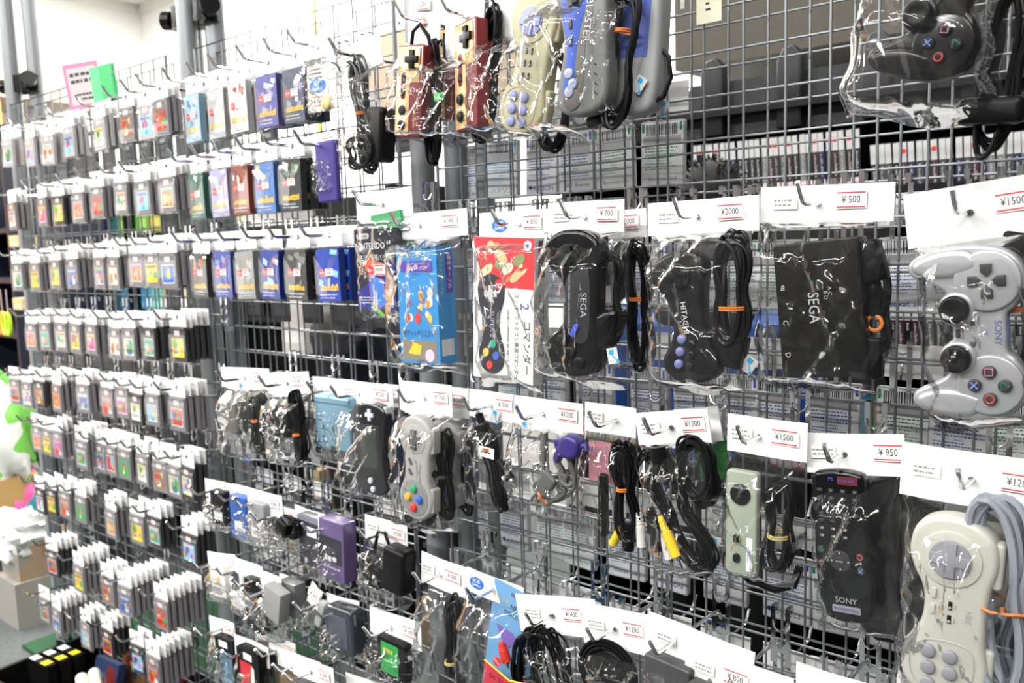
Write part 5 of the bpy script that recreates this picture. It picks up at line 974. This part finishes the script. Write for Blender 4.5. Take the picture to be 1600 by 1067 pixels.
for i, (px0, px1, py0, py1, c, l) in enumerate(((340, 372, 332, 354, 'cream', 'cream box under the rust brown card packs'), (384, 438, 330, 354, 'white', 'white box under the blue and yellow card packs'), (338, 358, 216, 228, 'white', 'white box end below the top card pack row'), (440, 475, 470, 552, 'white', 'white box with red lines left of the dark coat'), (488, 500, 735, 800, 'tan', 'narrow yellow box below the second power adapter'), (450, 470, 850, 905, 'tan', 'tan box behind fourth row of the middle net'))):
    back_box(px0, px1, py0, py1, .5, c, l)
o = sbox('cardboard_box', (max(-.745, W(500, 950, -.62).x), .62, 0), (W(650, 950, -.62).x, .84, W(560, 905, -.62).z), mat('kraft', (.50, .33, .14), .75, vary=.12, vs=5)); o['label'] = 'large brown cardboard box low behind the middle net'; o['category'] = 'box'
# ------------------------------------------------------------------ two customers behind the nets
def person(name, at, scale, coat, label, hairc, turn=0.):
    r = empty(name, at, label, 'person', rot=(0, 0, turn)); s = scale
    # body: one continuous skinned figure, back turned, arms bent forward to the stock
    J = [((0, 0, .95), .15), ((0, 0, 1.12), .14), ((0, 0, 1.30), .165), ((0, 0, 1.43), .12), ((0, .005, 1.50), .055), ((0, .01, 1.58), .06),
         ((.19, 0, 1.40), .07), ((.25, .04, 1.14), .055), ((.17, .27, 1.05), .04), ((-.19, 0, 1.40), .07), ((-.25, .04, 1.14), .055), ((-.17, .27, 1.05), .04),
         ((.10, 0, .88), .095), ((.10, .02, .50), .065), ((.10, -.01, .10), .045), ((.10, .12, .05), .04), ((-.10, 0, .88), .095), ((-.10, .02, .50), .065), ((-.10, -.01, .10), .045), ((-.10, .12, .05), .04)]
    E_ = [(0, 1), (1, 2), (2, 3), (3, 4), (4, 5), (3, 6), (6, 7), (7, 8), (3, 9), (9, 10), (10, 11), (0, 12), (12, 13), (13, 14), (14, 15), (0, 16), (16, 17), (17, 18), (18, 19)]
    for sd in (1, -1):                                   # five fingers per hand
        b = 8 if sd > 0 else 11
        for k_, (dx, dl) in enumerate(((-.03, .06), (-.014, .085), (0, .09), (.014, .083), (.04, .05))):
            n = len(J); J.append(((sd*(.16-dx*.9), .33, 1.04-.004*k_), .009)); J.append(((sd*(.15-dx), .33+dl*.55, 1.03), .008)); E_ += [(b, n), (n, n+1)]
    me = bpy.data.meshes.new('body'); me.from_pydata([tuple(v*s for v in j[0]) for j in J], E_, []); o = link('body', me, r)
    md = o.modifiers.new('skin', 'SKIN'); sk = me.skin_vertices[0].data
    for i, j in enumerate(J): sk[i].radius = (j[1]*s*1.05, j[1]*s*.85); sk[i].use_root = (i == 0)
    o.modifiers.new('sub', 'SUBSURF').levels = 2; o.modifiers['sub'].render_levels = 2; me.materials.append(K(.006, .006, .008, .7))
    nj = 12; mj = bpy.data.meshes.new('jacket'); mj.from_pydata([tuple(v*s for v in j[0]) for j in J[:nj]], [e for e in E_ if max(e) < nj], []); oj = link('jacket', mj, r)
    md = oj.modifiers.new('skin', 'SKIN'); sk = mj.skin_vertices[0].data
    for i in range(nj): f_ = .6 if i in (4, 5) else 1.12; sk[i].radius = (J[i][1]*s*1.05*f_, J[i][1]*s*.85*f_); sk[i].use_root = (i == 0)
    oj.modifiers.new('sub', 'SUBSURF').levels = 2; oj.modifiers['sub'].render_levels = 2; mj.materials.append(coat)
    def ball(nm, c, rx, ry, rz, m, par, top=False):
        V = []; F = []; n = 20; q = 12
        for i in range(q+1):
            th = pi*i/q
            for k in range(n):
                ph = 2*pi*k/n; V.append(((c[0]+rx*math.sin(th)*math.cos(ph))*s, (c[2]+rz*math.cos(th))*s, -(c[1]+ry*math.sin(th)*math.sin(ph))*s))
        for i in range(q):
            for k in range(n): F.append((i*n+k, i*n+(k+1) % n, (i+1)*n+(k+1) % n, (i+1)*n+k))
        g = G(); g.add(V, F, m); return g.build(nm, par)
    skin = K(.55, .36, .26, .5)
    hd = ball('head', (0, .02, 1.66), .076, .095, .112, skin, r)
    for x in (-.078, .078): ball('ear', (x, .02, 1.655), .012, .02, .03, skin, hd)
    ball('nose', (0, .118, 1.645), .013, .018, .02, skin, hd); ball('mouth', (0, .105, 1.6), .022, .008, .006, K(.4, .15, .13), hd)
    for x in (-.03, .03): ball('eye', (x, .103, 1.67), .012, .01, .009, K(.02, .015, .01, .2), hd)
    hr = random.Random(3); g = G()
    ball('hair', (0, .0, 1.69), .09, .105, .108, hairc, r)
    for i in range(70):
        a = hr.uniform(0, 2*pi); b = hr.uniform(.1, 1.5); x, y, z = .088*math.cos(a)*math.sin(b), .1*math.sin(a)*math.sin(b), .104*math.cos(b)
        g.tube([tuple(v*s for v in (x, 1.69+z, -y)), tuple(v*s for v in (x*1.2, 1.7+z*1.1, -y*1.2)), tuple(v*s for v in (x*1.35+.01, 1.685+z*1.05, -y*1.35))], .004*s, hairc, 4, R2=.0008*s)
    g.build('hair_tufts', r); return r
hp = W(1108, 252, -.52)
person('person', (hp.x, .52, 0), (hp.z)/1.795, mat('blue_jacket', (.01, .09, .40), .3, coat=.3, bump=.4, bs=40), 'person with tousled black hair and shiny blue jacket standing behind right net', K(.004, .0035, .0035, .8), pi*.1)
hp = W(598, 345, -.5)
person('person', (hp.x, .40, 0), hp.z/1.795, mat('navy_coat', (.008, .009, .022), .85, bump=.3, bs=200), 'person in dark navy coat behind the middle net', K(.004, .004, .004, .8), -pi*.06)
# ------------------------------------------------------------------ far left background
def WXY(px, py, y): return W(px, py, -y)
o = sbox('wooden_wardrobe', (XL+.02, -.9, 0), (XL+.5, .78, 1.92), mat('orange_wood', (.50, .24, .05), .45, vary=.2, vs=4)); o['label'] = 'orange wooden cabinet by the left wall beyond the far poles'; o['category'] = 'cabinet'
o = sbox('blind_box', (XL+.02, -2.2, 1.925), (XL+.52, 1.2, 2.14), mat('taupe_board', (.27, .235, .19), .7)); o['label'] = 'taupe panel running along the left wall above the wooden cabinet'; o['category'] = 'panel'
xs0 = W(17, 400, -.26).x; shelf_unit('display_shelf', xs0-.5, xs0, .26, .6, 0, W(10, 190, -.26).z, (.1, .5, .86, 1.06, 1.24), K(.012, .014, .03, .5), 'black shelf unit at the far left edge of the picture')
for i, (px, py, c, l) in enumerate(((20, 378, 'tan', 'small tan box on the far left black shelf, upper of two'), (26, 476, 'tan', 'small tan box on the far left black shelf, lower of two'))):
    back_box(px-6, px+8, py-10, py+8, .2, c, l, .06)
q = WXY(11, 505, -.08)
r = empty('scissors_set', q, 'orange and lime scissor handles hanging at the far left edge', 'scissors')
for k, (dx, c) in enumerate(((-.01, (1., .22, .02)), (.028, (.5, .75, .03)))):
    for sgn in (-1, 1):
        g = G(dx+sgn*.012, 0, 0); g.tube([(.014*math.cos(t*pi/8), .028*math.sin(t*pi/8), .008+.003*k) for t in range(16)], .005, K(*c, .4), 8, closed=True); g.build('handle', r)
    g = G(dx, 0, 0); g.box(-.003, .003, .028, .09, .004, .006, CHROME); g.build('blade', r)
def crumple(name, loc, sx, sy, sz, m, seed, label, cat, n=22):
    rg = random.Random(seed); g = G(); V = []; F = []; q = 22; n = 34
    ns = [(rg.uniform(2, 9), rg.uniform(2, 11), rg.uniform(0, 6), rg.uniform(.02, .08)) for _ in range(12)]
    for i in range(q+1):
        th = pi*i/q
        for k in range(n):
            ph = 2*pi*k/n; d = 1+sum(a*math.sin(f1*ph+f2*th+p) for f1, f2, p, a in [(round(x[0]), x[1], x[2], x[3]) for x in ns]); sg = lambda v: math.copysign(abs(v)**.8, v)
            V.append((sx*d*sg(math.sin(th))*sg(math.cos(ph)), sz*d*sg(math.cos(th)), sy*d*sg(math.sin(th))*sg(math.sin(ph))))
    for i in range(q):
        for k in range(n): F.append((i*n+k, i*n+(k+1) % n, (i+1)*n+(k+1) % n, (i+1)*n+k))
    g.add(V, F, m); o = g.build(name, None, loc=loc); o['label'] = label; o['category'] = cat; return o
def print_mat(name, cols, scale):
    m, n, o = nt(name); p = n.nodes.new('ShaderNodeBsdfPrincipled'); n.links.new(p.outputs[0], o.inputs[0]); t = n.nodes.new('ShaderNodeTexCoord'); v = n.nodes.new('ShaderNodeTexNoise'); v.inputs['Scale'].default_value = scale; v.inputs['Detail'].default_value = 1
    r_ = n.nodes.new('ShaderNodeValToRGB'); r_.color_ramp.interpolation = 'CONSTANT'; n.links.new(t.outputs['Object'], v.inputs['Vector']); n.links.new(v.outputs['Fac'], r_.inputs[0]); n.links.new(r_.outputs[0], p.inputs['Base Color']); p.inputs['Roughness'].default_value = .35
    e = r_.color_ramp.elements; e[0].position = 0; e[0].color = (*cols[0][1], 1); e[1].position = cols[1][0]; e[1].color = (*cols[1][1], 1)
    for ps, c in cols[2:]: x = e.new(ps); x.color = (*c, 1)
    return m
BAGM = print_mat('printed_bag', [(0, (.2, .55, .1)), (.49, (.72, .74, .7)), (.6, (.8, .8, .8)), (.68, (.3, .65, .8))], 7)
q = WXY(4, 688, .13); crumple('carrier_bag', (q.x-.03, .13, q.z), .14, .1, .2, BAGM, 2, 'large white carrier bag with green and pale blue print at left edge', 'bag')
q = WXY(42, 808, .17); crumple('cloth_bundle', (q.x, .17, q.z), .09, .06, .15, print_mat('pink_teal', [(0, (.03, .35, .42)), (.52, (.8, .12, .35)), (.6, (.75, .72, .7)), (.66, (.03, .4, .45))], 6), 3, 'teal bag with pink and white print beside the far net foot', 'bag')
q = WXY(12, 775, .1); o = sbox('cardboard_box', (q.x-.2, .02, q.z-.06), (q.x+.015, .2, q.z+.06), mat('kraft2', (.5, .32, .12), .75)); o['label'] = 'open cardboard box with papers at left edge below the carrier bag'; o['category'] = 'box'
o = sbox('side_table', (-2.75, .0, 0), (-2.02, .42, q.z-.062), K(.06, .06, .065, .6)); o['label'] = 'low dark stand under the cardboard box at left edge'; o['category'] = 'stand'
q = WXY(36, 833, .05); crumple('plastic_bag', (q.x, .05, q.z), .085, .08, .065, mat('milky_film', (.62, .64, .62), .25), 5, 'crumpled white plastic bag on top of the wooden crate at lower left', 'bag')
A = WXY(20, 905, .02)
o = sbox('wooden_crate', (A.x-.02, .0, W(40, 914, 0).z), (A.x+.12, .2, A.z+.13), print_mat('worn_board', [(0, (.3, .18, .1)), (.5, (.35, .25, .17)), (.6, (.28, .27, .24))], 5)); o['label'] = 'worn brown printed box under the crumpled white bag'; o['category'] = 'box'
o = sbox('storage_box', (A.x-.03, -.02, 0), (A.x+.13, .22, W(40, 914, 0).z-.002), K(.3, .29, .26, .5)); o['label'] = 'pale grey storage box on the carpet beside the far net foot'; o['category'] = 'box'
o = crumple('green_bag', (A.x-.2, .15, .03), .16, .14, .03, K(.01, .33, .2), 6, 'flat green bag lying on the grey carpet at left edge', 'bag')
# price signs clipped to the far net
r = empty('price_sign', W(131, 134, .02), 'pink bordered handwritten sign clipped to top of far net', 'sign', rot=(0, -.12, .65))
g = G(); g.box(-.042, .042, -.052, .052, 0, .0012, K(.8, .22, .38)); g.build('card', r, True)
for i in range(6): pass
g = G(); g.poly([(-.034, -.042), (.034, -.042), (.034, .042), (-.034, .042)], .0016, K(.62, .52, .55)); scribble(g, -.028, .026, .004, .034, .002, INK, 2, 11, .5); scribble(g, -.022, .03, -.034, -.014, .002, INK, 2, 12, .5); g.build('writing', r, True)
r = empty('sign_holder', W(163, 130, .0), 'translucent green sign card behind the pink sign on far net', 'sign', rot=(0, -.1, .35))
g = G(); g.box(-.036, .036, -.045, .04, 0, .002, K(.12, .6, .25, .4)); g.build('card', r, True); g = G(); g.box(0, .034, -.04, .036, .002, .012, K(.06, .5, .16, .3)); g.build('clip', r, True)
# black crate with boxed games standing on the floor at lower left
CX, CY, BZ = -1.13, -.10, .014
r = empty('black_crate', (CX, CY, BZ), 'black open crate of boxed games on the floor at lower left', 'crate', rot=(0, 0, .1))
g = G(); g.box(-.25, .25, 0, .01, -.15, .15, BLACKM); g.build('base', r, True)
for a in ((-.25, .25, -.15, -.14), (-.25, .25, .14, .15), (-.25, -.24, -.14, .14), (.24, .25, -.14, .14)):
    g = G(); g.box(a[0], a[1], .0, .105, a[2], a[3], BLACKM); g.build('side_panel', r, True)
bx = G(); bx.box(-.011, .011, 0, .105, -.048, .048, BLACK); BXB = bx.mesh('box', True)
bl = G(); bl.box(-.0105, .0105, .105, .1055, -.044, -.016, K(.75, .75, .78)); BLB = bl.mesh('price_sticker', True)
by = G(); by.box(-.0105, .0105, .105, .1055, .01, .035, K(.85, .72, .02)); BYB = by.mesh('yellow_sticker', True)
for i in range(3):
    o = empty('boxed_game', (CX-.17, CY-.06+.034*i, BZ+.011), 'black boxed game with white and yellow spine stickers, %s of three in the crate' % ('front', 'middle', 'rear')[i], 'game box', 'black boxed games in the crate', rot=(0, 0, pi/2+.1))
    link('box', BXB, o); link('price_sticker', BLB, o); link('yellow_sticker', BYB, o)
for i, (x, y, c, l, rx) in enumerate(((-.04, .03, (.03, .05, .12), 'dark picture boxed game leaning in the middle of the crate', -.25), (-.02, .1, (.25, .12, .05), 'brown spined boxed game near the back of the crate', -.12), (.15, .11, (.12, .02, .02), 'dark red spined game at the back right of the crate', -.1))):
    g = G(); g.box(-.05, .05, 0, .1, -.01, .01, K(*c, .3)); art(g, -.045, .045, .01, .09, .0102, [K(*c, .3), K(.2, .12, .05), K(.18, .02, .02), K(.04, .1, .18)], i, 8); o = g.build('boxed_game', None, True, loc=(CX+x, CY+y, BZ+.013)); o['label'] = l; o['category'] = 'game box'; o['group'] = 'picture boxes in the crate'; o.rotation_euler = (rx, 0, .1)
g = G(); g.box(-.07, .07, 0, .07, -.055, .055, K(.03, .035, .07)); g.add([(-.06, .0705, -.05), (.06, .0705, -.05), (.06, .0705, .05), (-.06, .0705, .05)], [(0, 1, 2, 3)], K(.04, .12, .35)); g.add([(-.03, .071, -.03), (.05, .071, -.01), (.01, .071, .04)], [(0, 1, 2)], K(.5, .05, .04)); g.add([(-.05, .071, .0), (-.02, .071, .02), (-.04, .071, .045)], [(0, 1, 2)], K(.5, .5, .5)); o = g.build('boxed_game', None, True, loc=(CX+.06, CY-.045, BZ+.012)); o['label'] = 'blue picture box under the white foam rolls in the crate'; o['category'] = 'game box'
for i in range(2):
    g = G(); g.tube([(-.05, 0, 0), (-.047, 0, 0), (.047, 0, 0), (.05, 0, 0)], .014, K(.8, .79, .68, .5), 16); o = g.build('white_roll', None, loc=(CX+.05, CY-.055+.03*i, BZ+.115)); o['label'] = 'white foam roll lying in the crate, %s one' % ('front' if i == 0 else 'rear'); o['category'] = 'roll'; o['group'] = 'white rolls in the crate'; o.rotation_euler = (0, 0, -.35)
